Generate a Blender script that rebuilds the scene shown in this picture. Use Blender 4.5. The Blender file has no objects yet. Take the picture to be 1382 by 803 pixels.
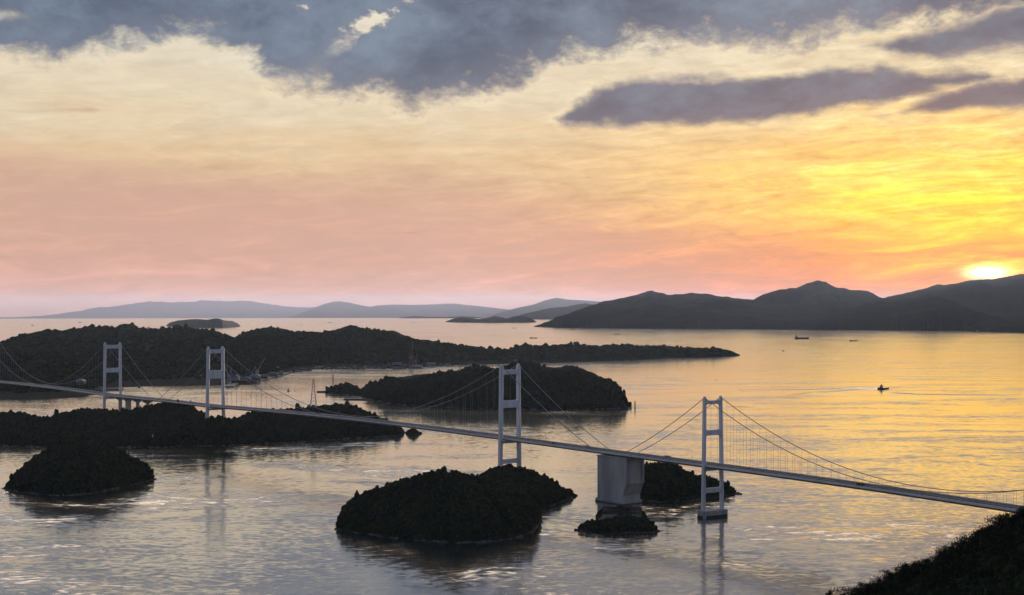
import bpy, bmesh, math, random
import numpy as np
from mathutils import Vector, Matrix

random.seed(7)
SC = bpy.context.scene
COL = SC.collection
F, CX, YH, H, RE = 2000.0, 691.0, 411.0, 300.0, 7.4e6   # pixels of focal length, principal point, camera height (m), earth radius with refraction

# ------------------------------------------------------------------ survey: bearings measured on the photo -> places in metres
def sea(x, y):
    return -(x * x + y * y) / (2 * RE)

def depth(px, py):
    """distance at which the (curved) sea is seen at this bearing"""
    u = (px - CX) / F
    t = (py - YH) / F
    k = (1 + u * u) / (2 * RE)
    disc = t * t - 4 * k * H
    return 2 * H / (t + math.sqrt(max(disc, 0.0)))

def ground(px, py):
    d = depth(px, py); x = (px - CX) / F * d
    return Vector((x, d, sea(x, d)))

def space(px, py, d):
    return Vector(((px - CX) / F * d, d, H - (py - YH) / F * d))

# ------------------------------------------------------------------ noise in numpy
def _h(ix, iy, s):
    v = np.sin(ix * 127.1 + iy * 311.7 + s * 74.7) * 43758.5453
    return v - np.floor(v)

def vnoise(x, y, s=0):
    ix, iy = np.floor(x), np.floor(y)
    fx, fy = x - ix, y - iy
    fx, fy = fx * fx * (3 - 2 * fx), fy * fy * (3 - 2 * fy)
    a, b, c, d = _h(ix, iy, s), _h(ix + 1, iy, s), _h(ix, iy + 1, s), _h(ix + 1, iy + 1, s)
    return (a * (1 - fx) + b * fx) * (1 - fy) + (c * (1 - fx) + d * fx) * fy

def fbm(x, y, s=0, o=4):
    r, a, t = 0.0, 1.0, 0.0
    for i in range(o):
        r = r + a * vnoise(x * 2 ** i + 13.7 * i, y * 2 ** i - 7.1 * i, s + i); t += a; a *= 0.5
    return r / t - 0.5

# ------------------------------------------------------------------ object helpers
def tag(o, label=None, cat=None, group=None, kind=None):
    if label: o['label'] = label
    if cat: o['category'] = cat
    if group: o['group'] = group
    if kind: o['kind'] = kind
    return o

def empty(name, loc=(0, 0, 0), rz=0.0):
    o = bpy.data.objects.new(name, None); COL.objects.link(o)
    o.location = loc; o.rotation_euler = (0, 0, rz); o.empty_display_size = 1
    return o

def link(name, me, m=None, parent=None):
    if m is not None and not me.materials: me.materials.append(m)
    o = bpy.data.objects.new(name, me); COL.objects.link(o)
    if parent: o.parent = parent
    return o

def np_mesh(name, V, Fc, smooth=False):
    V = np.asarray(V, dtype=np.float32); Fc = np.asarray(Fc, dtype=np.int32)
    n = Fc.shape[1]
    me = bpy.data.meshes.new(name)
    me.vertices.add(len(V)); me.vertices.foreach_set('co', V.ravel())
    me.loops.add(Fc.size); me.loops.foreach_set('vertex_index', Fc.ravel())
    me.polygons.add(len(Fc))
    me.polygons.foreach_set('loop_start', np.arange(0, Fc.size, n, dtype=np.int32))
    me.polygons.foreach_set('loop_total', np.full(len(Fc), n, dtype=np.int32))
    me.polygons.foreach_set('use_smooth', np.full(len(Fc), smooth, dtype=bool))
    me.update(calc_edges=True)
    return me

class MB:
    """collects boxes, bars, tubes and prisms, builds them as one mesh object"""
    def __init__(s): s.v, s.f = [], []
    def add(s, vs, fs):
        b = len(s.v); s.v += [tuple(v) for v in vs]; s.f += [tuple(i + b for i in f) for f in fs]; return s
    def box(s, x0, x1, y0, y1, z0, z1, tx=1.0, ty=1.0):
        cx, cy, hx, hy = (x0 + x1) / 2, (y0 + y1) / 2, (x1 - x0) / 2, (y1 - y0) / 2
        vs = [(cx + a * hx, cy + b * hy, z0) for a, b in ((-1, -1), (1, -1), (1, 1), (-1, 1))]
        vs += [(cx + a * hx * tx, cy + b * hy * ty, z1) for a, b in ((-1, -1), (1, -1), (1, 1), (-1, 1))]
        return s.add(vs, [(3, 2, 1, 0), (4, 5, 6, 7), (0, 1, 5, 4), (1, 2, 6, 5), (2, 3, 7, 6), (3, 0, 4, 7)])
    def bar(s, p, q, w, n=4, w2=None):
        p, q = Vector(p), Vector(q); d = (q - p)
        if d.length < 1e-6: return s
        d.normalize(); a = d.orthogonal().normalized()
        if abs(d.z) < 0.98: a = d.cross(Vector((0, 0, 1))).normalized()
        b = d.cross(a); w2 = w if w2 is None else w2
        vs = []
        for c, ww in ((p, w), (q, w2)):
            for i in range(n):
                t = 2 * math.pi * (i + .5) / n
                vs.append(c + (a * math.cos(t) + b * math.sin(t)) * ww)
        fs = [(i, (i + 1) % n, n + (i + 1) % n, n + i) for i in range(n)] + [tuple(range(n))[::-1], tuple(range(n, 2 * n))]
        return s.add(vs, fs)
    def tube(s, pts, r, n=6):
        pts = [Vector(p) for p in pts]; vs, fs = [], []
        for i, p in enumerate(pts):
            d = (pts[min(i + 1, len(pts) - 1)] - pts[max(i - 1, 0)]).normalized()
            a = d.cross(Vector((0, 0, 1))).normalized(); b = a.cross(d)
            vs += [p + (a * math.cos(2 * math.pi * k / n) + b * math.sin(2 * math.pi * k / n)) * r for k in range(n)]
        for i in range(len(pts) - 1):
            fs += [(i * n + k, i * n + (k + 1) % n, (i + 1) * n + (k + 1) % n, (i + 1) * n + k) for k in range(n)]
        fs += [tuple(range(n))[::-1], tuple(range(len(vs) - n, len(vs)))]
        return s.add(vs, fs)
    def prism(s, poly, d0, d1, axis='y'):
        """polygon in two axes, extruded along the third"""
        n = len(poly)
        P = (lambda a, b, d: (a, d, b)) if axis == 'y' else ((lambda a, b, d: (a, b, d)) if axis == 'z' else (lambda a, b, d: (d, a, b)))
        vs = [P(a, b, d0) for a, b in poly] + [P(a, b, d1) for a, b in poly]
        return s.add(vs, [tuple(range(n)), tuple(range(n, 2 * n))[::-1]] + [(i, n + i, n + (i + 1) % n, (i + 1) % n) for i in range(n)])
    def loft(s, sections):
        n = len(sections[0]); vs = [v for c in sections for v in c]; fs = []
        for i in range(len(sections) - 1):
            fs += [(i * n + k, i * n + (k + 1) % n, (i + 1) * n + (k + 1) % n, (i + 1) * n + k) for k in range(n)]
        fs += [tuple(range(n))[::-1], tuple(range(len(vs) - n, len(vs)))]
        return s.add(vs, fs)
    def mesh(s, name):
        me = bpy.data.meshes.new(name); me.from_pydata(s.v, [], s.f)
        bm = bmesh.new(); bm.from_mesh(me); bmesh.ops.recalc_face_normals(bm, faces=bm.faces); bm.to_mesh(me); bm.free()
        return me
    def build(s, name, m=None, parent=None):
        return link(name, s.mesh(name), m, parent)

# ------------------------------------------------------------------ materials
def lin(c):
    r = []
    for v in c[:3]:
        v = v / 255.0
        r.append(v / 12.92 if v <= 0.04045 else ((v + 0.055) / 1.055) ** 2.4)
    return (r[0], r[1], r[2], 1.0)

class NT:
    def __init__(s, nt): s.nt = nt; s.L = nt.links
    def node(s, t, **kw):
        n = s.nt.nodes.new(t)
        for k, v in kw.items(): setattr(n, k, v)
        return n
    def put(s, sock, v):
        if hasattr(v, 'is_output') or isinstance(v, bpy.types.NodeSocket): s.L.new(v, sock)
        elif isinstance(v, (tuple, list)) and hasattr(sock.default_value, '__len__'):
            sock.default_value = tuple(v)[:len(sock.default_value)]
        else: sock.default_value = v
    def m(s, op, a, b=None, c=None, clamp=False):
        n = s.node('ShaderNodeMath', operation=op, use_clamp=clamp)
        for i, v in enumerate((a, b, c)):
            if v is not None: s.put(n.inputs[i], v)
        return n.outputs[0]
    def vm(s, op, a, b=None, sc=None):
        n = s.node('ShaderNodeVectorMath', operation=op)
        s.put(n.inputs[0], a)
        if b is not None: s.put(n.inputs[1], b)
        if sc is not None: s.put(n.inputs['Scale'], sc)
        return n.outputs[0] if op not in ('DOT_PRODUCT', 'LENGTH', 'DISTANCE') else n.outputs['Value']
    def xyz(s, x, y, z):
        n = s.node('ShaderNodeCombineXYZ')
        for i, v in enumerate((x, y, z)): s.put(n.inputs[i], v)
        return n.outputs[0]
    def sep(s, v):
        n = s.node('ShaderNodeSeparateXYZ'); s.put(n.inputs[0], v); return n.outputs
    def noise(s, vec, scale, detail=4, rough=.55, dist=0.0, color=False):
        n = s.node('ShaderNodeTexNoise')
        s.put(n.inputs['Vector'], vec); n.inputs['Scale'].default_value = scale
        n.inputs['Detail'].default_value = detail; n.inputs['Roughness'].default_value = rough; n.inputs['Distortion'].default_value = dist
        return n.outputs['Color' if color else 'Fac']
    def ss(s, v, a, b, lo=0.0, hi=1.0):
        n = s.node('ShaderNodeMapRange', interpolation_type='SMOOTHSTEP')
        s.put(n.inputs['Value'], v); s.put(n.inputs['From Min'], a); s.put(n.inputs['From Max'], b)
        n.inputs['To Min'].default_value = lo; n.inputs['To Max'].default_value = hi
        return n.outputs['Result']
    def mix(s, f, a, b, blend='MIX'):
        n = s.node('ShaderNodeMix', data_type='RGBA', blend_type=blend)
        s.put(n.inputs['Factor'], f); s.put(n.inputs['A'], a) if False else None
        s.put(n.inputs[6], a); s.put(n.inputs[7], b)
        return n.outputs[2]
    def ramp(s, v, stops, interp='LINEAR'):
        n = s.node('ShaderNodeValToRGB'); cr = n.color_ramp; cr.interpolation = interp
        cr.elements[0].position, cr.elements[0].color = stops[0]
        cr.elements[1].position, cr.elements[1].color = stops[-1]
        for p, c in stops[1:-1]:
            e = cr.elements.new(p); e.color = c
        s.put(n.inputs[0], v)
        return n.outputs['Color']
    def curve(s, v, pts, lo, hi, vlo, vhi):
        """value as a piecewise function of v (lo..hi), through a grey ramp"""
        n = s.node('ShaderNodeMapRange'); s.put(n.inputs[0], v); n.inputs[1].default_value = lo; n.inputs[2].default_value = hi
        st = [((p - lo) / (hi - lo), ((q - vlo) / (vhi - vlo),) * 3 + (1,)) for p, q in pts]
        c = s.ramp(n.outputs[0], st, 'EASE' if len(st) < 3 else 'LINEAR')
        return s.m('MULTIPLY_ADD', c, vhi - vlo, vlo)

def new_mat(name):
    m = bpy.data.materials.new(name); m.use_nodes = True
    t = NT(m.node_tree); bs = m.node_tree.nodes['Principled BSDF']
    return m, t, bs

def surf(name, a, b, scale, rough=.7, metal=0.0, detail=5, streak=False):
    """two tones mixed by worn, uneven noise"""
    m, t, bs = new_mat(name)
    co = t.node('ShaderNodeTexCoord').outputs['Object']
    if streak: co = t.vm('MULTIPLY', co, (1, 1, .12))
    n = t.noise(co, scale, detail, .6)
    c = t.mix(t.ss(n, .35, .68), tuple(a) + (1,), tuple(b) + (1,))
    t.put(bs.inputs['Base Color'], c); bs.inputs['Metallic'].default_value = metal
    t.put(bs.inputs['Roughness'], t.m('MULTIPLY_ADD', n, .25, rough - .12))
    return m

M = {}
M['tower_paint'] = surf('tower_paint', (.76, .79, .82), (.6, .64, .68), .09, .55, streak=True)
M['girder_paint'] = surf('girder_paint', (.48, .50, .51), (.36, .38, .39), .06, .55)
M['rail_paint'] = surf('rail_paint', (.7, .71, .72), (.52, .54, .56), .1, .5)
M['cable_paint'] = surf('cable_paint', (.26, .28, .30), (.17, .19, .21), .1, .55)
M['asphalt'] = surf('asphalt', (.04, .04, .042), (.028, .028, .03), .15, .85)
M['concrete'] = surf('concrete', (.48, .48, .47), (.28, .285, .29), .07, .85, streak=True)
M['wet_concrete'] = surf('wet_concrete', (.09, .09, .09), (.05, .055, .055), .2, .5)
M['fender'] = surf('fender_rubber', (.02, .02, .022), (.035, .032, .03), .3, .7)
M['hull_dark'] = surf('hull_dark', (.03, .032, .04), (.07, .03, .025), .1, .5)
M['hull_red'] = surf('hull_red', (.16, .04, .03), (.1, .03, .025), .1, .5)
M['ship_white'] = surf('ship_white', (.42, .42, .4), (.3, .3, .29), .2, .5)
M['crane_grey'] = surf('crane_grey', (.40, .44, .47), (.30, .33, .36), .2, .5)
M['crane_red'] = surf('crane_red', (.30, .17, .15), (.24, .12, .10), .2, .5)
M['wall_pale'] = surf('wall_pale', (.50, .50, .48), (.36, .37, .37), .08, .8)
M['wall_grey'] = surf('wall_grey', (.26, .28, .30), (.19, .2, .22), .08, .8)
M['roof_blue'] = surf('roof_blue', (.16, .19, .23), (.11, .13, .16), .1, .6)
M['roof_rust'] = surf('roof_rust', (.2, .12, .1), (.14, .08, .07), .1, .7)
M['steel'] = surf('steel', (.3, .32, .34), (.2, .22, .24), .3, .45, metal=.3)
M['shore_rock'] = surf('shore_rock', (.11, .10, .09), (.03, .028, .026), .12, .85)
M['bark'] = surf('bark', (.06, .045, .035), (.035, .028, .022), 2.0, .9)
M['leaf'] = surf('leaf', (.009, .013, .008), (.016, .02, .010), .6, .75)
M['leaf'].node_tree.nodes['Principled BSDF'].inputs['Specular IOR Level'].default_value = .05

def land_mat(name, forest_a, forest_b, scale, shore=3.0):
    m, t, bs = new_mat(name)
    g = t.node('ShaderNodeNewGeometry').outputs['Position']
    n1 = t.noise(g, 1.0 / scale, 6, .62, .4)
    n2 = t.noise(g, 6.0 / scale, 4, .6)
    c = t.mix(t.ss(n1, .36, .64), forest_a + (1,), forest_b + (1,))
    c = t.mix(t.m('MULTIPLY', t.ss(n2, .5, .75), .5), c, (forest_b[0] * 1.5, forest_b[1] * 1.35, forest_b[2] * 1.2, 1))
    x, y, z = t.sep(g)
    drop = t.m('DIVIDE', t.m('ADD', t.m('MULTIPLY', x, x), t.m('MULTIPLY', y, y)), 2 * RE)
    hh = t.m('ADD', t.m('ADD', z, drop), t.m('MULTIPLY_ADD', n2, -shore * 3.0, shore * 1.9))
    c = t.mix(t.ss(hh, shore * .7, shore * 1.2), t.mix(t.ss(n1, .5, .66), (.022, .022, .022, 1), (.12, .11, .10, 1)), c)
    t.put(bs.inputs['Base Color'], c); bs.inputs['Roughness'].default_value = .9; bs.inputs['Specular IOR Level'].default_value = .05
    return m

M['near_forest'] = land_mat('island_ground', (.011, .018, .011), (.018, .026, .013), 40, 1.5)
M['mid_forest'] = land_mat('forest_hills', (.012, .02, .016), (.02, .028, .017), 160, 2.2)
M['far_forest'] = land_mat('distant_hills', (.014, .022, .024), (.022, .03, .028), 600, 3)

def canopy_mat(name, a, b, c2):
    m, t, bs = new_mat(name)
    g = t.node('ShaderNodeNewGeometry')
    n1 = t.noise(g.outputs['Position'], 1 / 28.0, 3, .6)
    n2 = t.noise(g.outputs['Position'], 1 / 5.0, 2, .6)
    c = t.mix(t.ss(n1, .36, .64), a + (1,), b + (1,))
    c = t.mix(t.m('MULTIPLY', t.ss(n2, .5, .7), .7), c, c2 + (1,))
    t.put(bs.inputs['Base Color'], c); bs.inputs['Roughness'].default_value = .85; bs.inputs['Specular IOR Level'].default_value = .05
    return m
M['canopy'] = canopy_mat('forest_canopy', (.010, .018, .009), (.020, .028, .011), (.045, .055, .018))

# ------------------------------------------------------------------ landmasses
class Land:
    def __init__(s, name, top, front, dr, db, nu=220, nt=60, k=2.2, amp=.5, ns=180., canopy=2.0, cs=16., crown=0.0, plain=0.0, seed=1, shore=6., m=None, label=None, kb=None, dist=None, pads=()):
        us = np.linspace(top[0][0], top[-1][0], nu); s.us = us
        I = lambda tab: np.interp(us, [p[0] for p in tab], [p[1] for p in tab])
        yt, yf = I(top), I(front)
        U = (us - CX) / F
        Df = np.array([dist or depth(a, b) for a, b in zip(us, yf)]); s.Df = Df
        Dr = Df + I(dr); Db = Dr + I(db)
        Df = Df + shore * 2 * fbm(us * .13 * np.mean(Df) / 2000, us * 0 + seed, seed + 3, 3)
        ts = np.linspace(0, 2, nt); ts = np.where(ts < 1, ts ** 1.25, ts)
        T = ts[None, :]
        D = np.where(T < 1, Df[:, None] + (Dr - Df)[:, None] * T, Dr[:, None] + (Db - Dr)[:, None] * (T - 1))
        X = U[:, None] * D
        sl = -(X * X + D * D) / (2 * RE)
        tf = np.clip((T - plain) / (1 - plain), 0, 1)
        p = np.where(T < 1, 1 - (1 - tf) ** k, 1 - np.clip(T - 1, 0, 1) ** (kb or k))
        base = 300 - (yt[:, None] - YH) / F * D - sl - crown            # room under the line of sight
        n = fbm(X / ns, D / ns, seed, 5)
        ztop = np.clip(np.take_along_axis(base, np.argmax(p, 1)[:, None], 1), 0.5, None)
        env = np.clip(4 * p * (1.15 - p), 0, 1)
        z = ztop * p * (1 + amp * 2 * n * env) + canopy * 2 * fbm(X / cs, D / cs, seed + 9, 3) * np.clip(p * 4, 0, 1)
        z = np.maximum(z, 0.02)
        r = np.where(z > 1.0, base / np.maximum(z, 1.0), 9)
        f = np.clip(r.min(1), 0, 2.5)
        kw = max(1, nu // 70); ker = np.ones(2 * kw + 1) / (2 * kw + 1)
        f = np.convolve(np.pad(f, kw, mode='edge'), ker, 'valid')
        z = z * f[:, None]
        if plain: z = z + np.where(T < 1, 2.5 * np.clip(T / plain, 0, 1), 2.5 * (2 - T))
        Z = sl + z - 4 * np.clip(1 - p, 0, 1) ** 9
        Z[0, :] = np.minimum(Z[0, :], sl[0, :] - 2); Z[-1, :] = np.minimum(Z[-1, :], sl[-1, :] - 2)
        for qx, qy, qz in pads: Z = np.maximum(Z, qz - .016 * ((X - qx) ** 2 + (D - qy) ** 2))
        s.X, s.Y, s.Z, s.rel, s.T = X, D, Z, Z - sl, T + 0 * X
        V = np.stack([X, D, Z], -1).reshape(-1, 3)
        i = np.arange(nu - 1)[:, None] * nt + np.arange(nt - 1)[None, :]
        Q = np.stack([i, i + nt, i + nt + 1, i + 1], -1).reshape(-1, 4)
        s.obj = tag(link(name, np_mesh(name, V, Q, True), m or M['mid_forest']), label, None, None, 'structure')
    def z(s, px, d):
        i = int(np.clip(np.searchsorted(s.us, px) - 1, 0, len(s.us) - 2)); w = (px - s.us[i]) / (s.us[i + 1] - s.us[i])
        za = np.interp(d, s.Y[i], s.Z[i]); zb = np.interp(d, s.Y[i + 1], s.Z[i + 1])
        return float(za * (1 - w) + zb * w)
    def at(s, px, back):
        """a point BACK metres behind the front shore"""
        d = float(np.interp(px, s.us, s.Df)) + back
        return Vector(((px - CX) / F * d, d, s.z(px, d)))

def ico(sub):
    bm = bmesh.new(); bmesh.ops.create_icosphere(bm, subdivisions=sub, radius=1)
    V = np.array([v.co[:] for v in bm.verts]); Fc = np.array([[v.index for v in f.verts] for f in bm.faces]); bm.free()
    return V, Fc

def wood(name, L, spacing, rmin, rmax, label, sub=2, seed=1, tmax=1.3, tall=1.0, minz=3.0, mat=None):
    """the tree canopy of a landmass: nobody could count it, one object of small ragged crowns"""
    rng = np.random.default_rng(seed)
    X, Y, Z = L.X, L.Y, L.Z
    dx = np.hypot(X[1:, :-1] - X[:-1, :-1], Y[1:, :-1] - Y[:-1, :-1]); dy = np.hypot(X[:-1, 1:] - X[:-1, :-1], Y[:-1, 1:] - Y[:-1, :-1])
    A = np.where((L.rel[:-1, :-1] > minz) & (L.T[:-1, :-1] < tmax), dx * dy, 0).ravel()
    n = int(A.sum() / spacing ** 2)
    pick = rng.choice(A.size, n, p=A / A.sum()); i, j = np.unravel_index(pick, dx.shape)
    a, b = rng.random(n), rng.random(n)
    def bl(G): return (G[i, j] * (1 - a) + G[i + 1, j] * a) * (1 - b) + (G[i, j + 1] * (1 - a) + G[i + 1, j + 1] * a) * b
    px, py, pz = bl(X), bl(Y), bl(Z)
    r = (rmin + (rmax - rmin) * rng.random(n) ** 1.4) * (.75 + .75 * rng.random(n) ** 5)
    TV, TF = ico(sub); nv = len(TV)
    vars_ = []
    for q in range(8):
        d = 1 + .55 * (rng.random(nv) - .5); vars_.append(TV * d[:, None])
    vars_ = np.array(vars_)
    k = rng.integers(0, 8, n); ang = rng.random(n) * 6.283
    P = vars_[k]
    c, sn = np.cos(ang)[:, None], np.sin(ang)[:, None]
    hz = r * rng.uniform(.7, 1.3, n) * tall * (1 + .9 * rng.random(n) ** 6)
    VX = (P[..., 0] * c - P[..., 1] * sn) * r[:, None] + px[:, None]
    VY = (P[..., 0] * sn + P[..., 1] * c) * r[:, None] + py[:, None]
    VZ = P[..., 2] * hz[:, None] + (pz + hz * .35)[:, None]
    V = np.stack([VX, VY, VZ], -1).reshape(-1, 3)
    Fc = (TF[None] + (np.arange(n) * nv)[:, None, None]).reshape(-1, 3)
    return tag(link(name, np_mesh(name, V, Fc, False), mat or M['canopy']), label, 'forest', None, 'stuff')

# ---- near islets and islands
IA = Land('island', [(2, 659), (8, 652), (20, 638), (40, 618), (60, 604), (80, 597), (97, 594), (120, 595), (140, 598), (160, 605), (180, 615), (200, 626), (207, 637), (209, 646)],
          [(2, 660), (30, 665), (60, 668), (90, 669), (120, 667), (160, 659), (190, 652), (209, 647)],
          [(2, 2), (30, 70), (100, 120), (170, 70), (209, 2)], [(2, 2), (30, 80), (100, 130), (170, 90), (209, 2)],
          crown=4.5, k=2.4, amp=.6, ns=75, seed=3, m=M['near_forest'], label='dark domed wooded islet at the left edge in front of the long island')
wood('forest', IA, 3.5, 1.5, 3.5, 'dark tree cover over the small domed islet at left', seed=11)
IB = Land('island', [(-90, 560), (-40, 556), (0, 557), (30, 556), (52, 563), (70, 562), (85, 556), (120, 551), (150, 553), (165, 556), (185, 551), (215, 544), (240, 540), (255, 545), (270, 556), (290, 566), (303, 568), (325, 562), (345, 556), (375, 553), (400, 550), (440, 546), (470, 545), (490, 552), (510, 561), (525, 570), (540, 577), (547, 583)],
          [(-90, 606), (0, 602), (100, 604), (200, 604), (300, 602), (350, 600), (430, 595), (500, 590), (535, 588), (547, 584)],
          [(-90, 340), (0, 330), (150, 300), (240, 250), (291, 160), (345, 260), (450, 300), (520, 120), (547, 3)],
          [(-90, 160), (100, 160), (200, 170), (300, 160), (450, 160), (547, 3)],
          nu=420, nt=70, crown=5, k=2.0, amp=.6, ns=130, seed=5, pads=((-656, 3210, 51), (-634, 3236, 51)), m=M['near_forest'], label='long low wooded island under the middle and left bridge towers')
wood('forest', IB, 4.6, 2.0, 4.4, 'dark tree cover over the long island under the bridge', seed=12, tmax=1.25)
IH = Land('island', [(451, 713), (456, 700), (462, 686), (475, 672), (500, 658), (530, 649), (560, 640), (590, 632), (615, 634), (638, 640), (655, 645), (675, 648), (697, 655), (715, 664), (726, 680), (730, 695), (731, 703)],
          [(451, 714), (480, 719), (520, 725), (560, 730), (620, 733), (670, 731), (700, 726), (718, 718), (731, 704)],
          [(451, 2), (475, 60), (560, 130), (630, 140), (700, 90), (731, 2)], [(451, 2), (475, 60), (560, 90), (630, 90), (700, 70), (731, 2)],
          nu=260, nt=80, crown=4.2, k=2.5, amp=.75, ns=60, seed=8, m=M['near_forest'], label='large dark wooded island in the foreground below the middle bridge tower')
wood('forest', IH, 2.7, 1.1, 3.0, 'dark shaggy tree cover over the large foreground island', sub=2, seed=13)
IT = Land('island', [(600, 668), (630, 656), (640, 648), (648, 640), (657, 634), (668, 630), (685, 628), (702, 629), (720, 636), (740, 645), (760, 655), (770, 661), (776, 668)],
          [(600, 688), (640, 690), (700, 690), (730, 687), (750, 681), (765, 675), (776, 669)],
          [(600, 90), (650, 200), (700, 200), (740, 130), (776, 3)], [(600, 60), (650, 90), (700, 100), (740, 80), (776, 3)],
          nu=200, nt=60, crown=4.2, k=2.3, amp=.5, ns=70, seed=9, m=M['near_forest'], label='wooded island that carries the middle bridge tower, behind the foreground island')
wood('forest', IT, 3.1, 1.3, 3.3, 'dark tree cover round the foot of the middle bridge tower', seed=14)
IF = Land('island', [(777, 715), (783, 707), (795, 702), (815, 699), (835, 696), (850, 695), (865, 698), (878, 703), (884, 709), (889, 716)],
          [(777, 716), (800, 719), (830, 721), (860, 720), (880, 718.5), (889, 717)],
          [(777, 1), (800, 45), (840, 60), (870, 45), (889, 1)], [(777, 1), (800, 40), (840, 50), (870, 40), (889, 1)],
          nu=150, nt=50, crown=2.6, k=3.0, amp=.3, ns=30, seed=10, canopy=1.0, cs=8, shore=4, m=M['near_forest'], label='tiny flat rocky islet in front of the concrete bridge anchorage')
wood('forest', IF, 2.8, 1.5, 2.6, 'low scrub over the tiny islet in front of the anchorage', seed=15, minz=2.2)
IS = Land('sea_rock_or_reflection', [(803, 699), (808, 690), (814, 683.5), (830, 682), (850, 682), (863, 683.5), (869, 690), (874, 699)], [(803, 700), (820, 701), (860, 701), (874, 700)],  # shelf added in place of the dark reflection below the anchorage
          [(803, 2), (814, 110), (863, 110), (874, 2)], [(803, 2), (814, 40), (863, 40), (874, 2)], nu=60, nt=40, canopy=.8, cs=6, ns=14, shore=3, k=2, amp=.2, seed=45, m=M['near_forest'], label='low dark shelf added for the anchorage reflection, behind the tiny islet')
wood('forest', IS, 3.2, .5, 1.1, 'low scrub over the shelf added for the anchorage reflection', seed=46, minz=.5, tmax=1.0)
IG = Land('island', [(846, 655), (852, 640), (862, 628), (880, 624), (900, 623), (915, 627), (925, 635), (940, 641), (957, 643), (972, 648), (985, 655), (995, 662), (1002, 666.5)],
          [(846, 671), (870, 676), (890, 678), (930, 677), (960, 673), (985, 669), (1002, 667)],
          [(846, 40), (870, 110), (930, 100), (970, 60), (1002, 2)], [(846, 60), (880, 100), (930, 90), (970, 60), (1002, 2)],
          nu=190, nt=60, crown=4.2, k=2.3, amp=.35, ns=80, seed=16, m=M['near_forest'], label='dark wooded island behind the concrete anchorage and the right bridge tower')
wood('forest', IG, 3.1, 1.3, 3.3, 'dark tree cover over the island behind the right bridge tower', seed=17)
IC = Land('island', [(437, 529), (441, 522), (450, 519), (470, 518), (480, 522), (488, 525), (493, 521), (505, 517), (512, 516), (520, 511), (535, 507), (550, 505), (575, 502), (600, 500), (622, 497), (640, 495), (655, 496), (672, 498), (685, 492), (700, 489), (718, 488), (735, 492), (750, 494), (762, 491), (772, 490), (790, 496), (800, 501), (815, 508), (825, 514), (836, 522), (845, 535), (851, 548)],
          [(437, 530), (470, 533), (488, 535), (500, 539), (520, 544), (560, 548), (620, 551), (700, 553), (780, 553), (830, 552), (851, 549)],
          [(437, 4), (460, 90), (490, 140), (560, 330), (700, 400), (800, 280), (851, 4)], [(437, 4), (460, 90), (490, 200), (560, 400), (700, 500), (800, 300), (851, 4)],
          nu=420, nt=70, crown=6, k=2.1, amp=.7, ns=170, cs=24, seed=18, shore=10, m=M['mid_forest'], label='flat topped wooded island in mid strait behind the middle bridge tower')
wood('forest', IC, 6.8, 3.2, 6.4, 'tree cover over the flat topped island in mid strait', seed=19, tmax=1.15)
IR = Land('sea_rock_or_reflection', [(547, 584), (550, 580.5), (554, 578.5), (558, 577.5), (562, 579.5), (565, 582), (570, 583.7)], [(547, 585), (558, 588), (570, 585)],
          [(547, .5), (557, 9), (570, .5)], [(547, .5), (557, 9), (570, .5)], nu=60, nt=24, canopy=1.5, cs=5, ns=12, shore=2, k=2, seed=20, m=M['near_forest'], label='small dark rock stack off the right tip of the long island')
IR2 = Land('sea_rock_or_reflection', [(770, 668), (773, 665), (776, 666), (780, 668.6)], [(770, 669), (775, 670.5), (780, 669)],
          [(770, .5), (775, 5), (780, .5)], [(770, .5), (775, 5), (780, .5)], nu=40, nt=20, canopy=1, cs=4, ns=8, shore=1, k=3, seed=21, m=M['near_forest'], label='low rock at the right tip of the island under the middle tower')

def boulders(L, step, rmin, rmax, label, seed):
    """the broken rock of a shore: uncountable, one object"""
    rng = np.random.default_rng(seed); TV, TF = ico(2); VV = []
    X, Y = L.X[:, 0], L.Y[:, 0]
    for i in range(len(X) - 1):
        seg = math.hypot(X[i + 1] - X[i], Y[i + 1] - Y[i]); n = rng.poisson(seg / step)
        dens = vnoise(np.array(X[i] / 18.0), np.array(Y[i] / 18.0), seed)
        for _ in range(n):
            if rng.random() > max(0, dens * 2.2 - .55): continue
            u = rng.random(); back = rng.uniform(-1.5, 3.5)
            x = X[i] + (X[i + 1] - X[i]) * u; y = Y[i] + (Y[i + 1] - Y[i]) * u + back
            r = rng.uniform(rmin, rmax) * (.6 + rng.random() ** 3)
            d = 1 + .5 * (rng.random(len(TV)) - .5)
            VV.append(TV * d[:, None] * r * np.array([1.3, 1.1, .65]) + np.array([x, y, sea(x, y) + .1 + max(0, back) * .25]))
    if not VV: return
    nv = len(TV); V = np.concatenate(VV); Fc = (TF[None] + (np.arange(len(VV)) * nv)[:, None, None]).reshape(-1, 3)
    tag(link('shore_rocks', np_mesh('shore_rocks', V, Fc, False), M['shore_rock']), label, 'rocks', None, 'stuff')
for L_, st_, a_, b_, lb_, sd_ in ((IA, 1.3, .8, 2.2, 'broken rocks along the waterline of the small domed islet', 71), (IB, 2.2, 1.0, 2.8, 'broken rocks along the waterline of the long island under the bridge', 72), (IH, 1.0, .7, 2.0, 'broken rocks along the waterline of the large foreground island', 73),
                                (IT, 1.3, .8, 2.2, 'broken rocks along the waterline of the island under the middle tower', 74), (IF, .8, .6, 1.6, 'broken rocks round the tiny islet before the anchorage', 75), (IG, 1.3, .8, 2.2, 'broken rocks along the waterline of the island behind the right tower', 76),
                                (IC, 4.0, 1.6, 4.0, 'broken rocks along the waterline of the island in mid strait', 77)):
    boulders(L_, st_, a_, b_, lb_, sd_)

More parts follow.
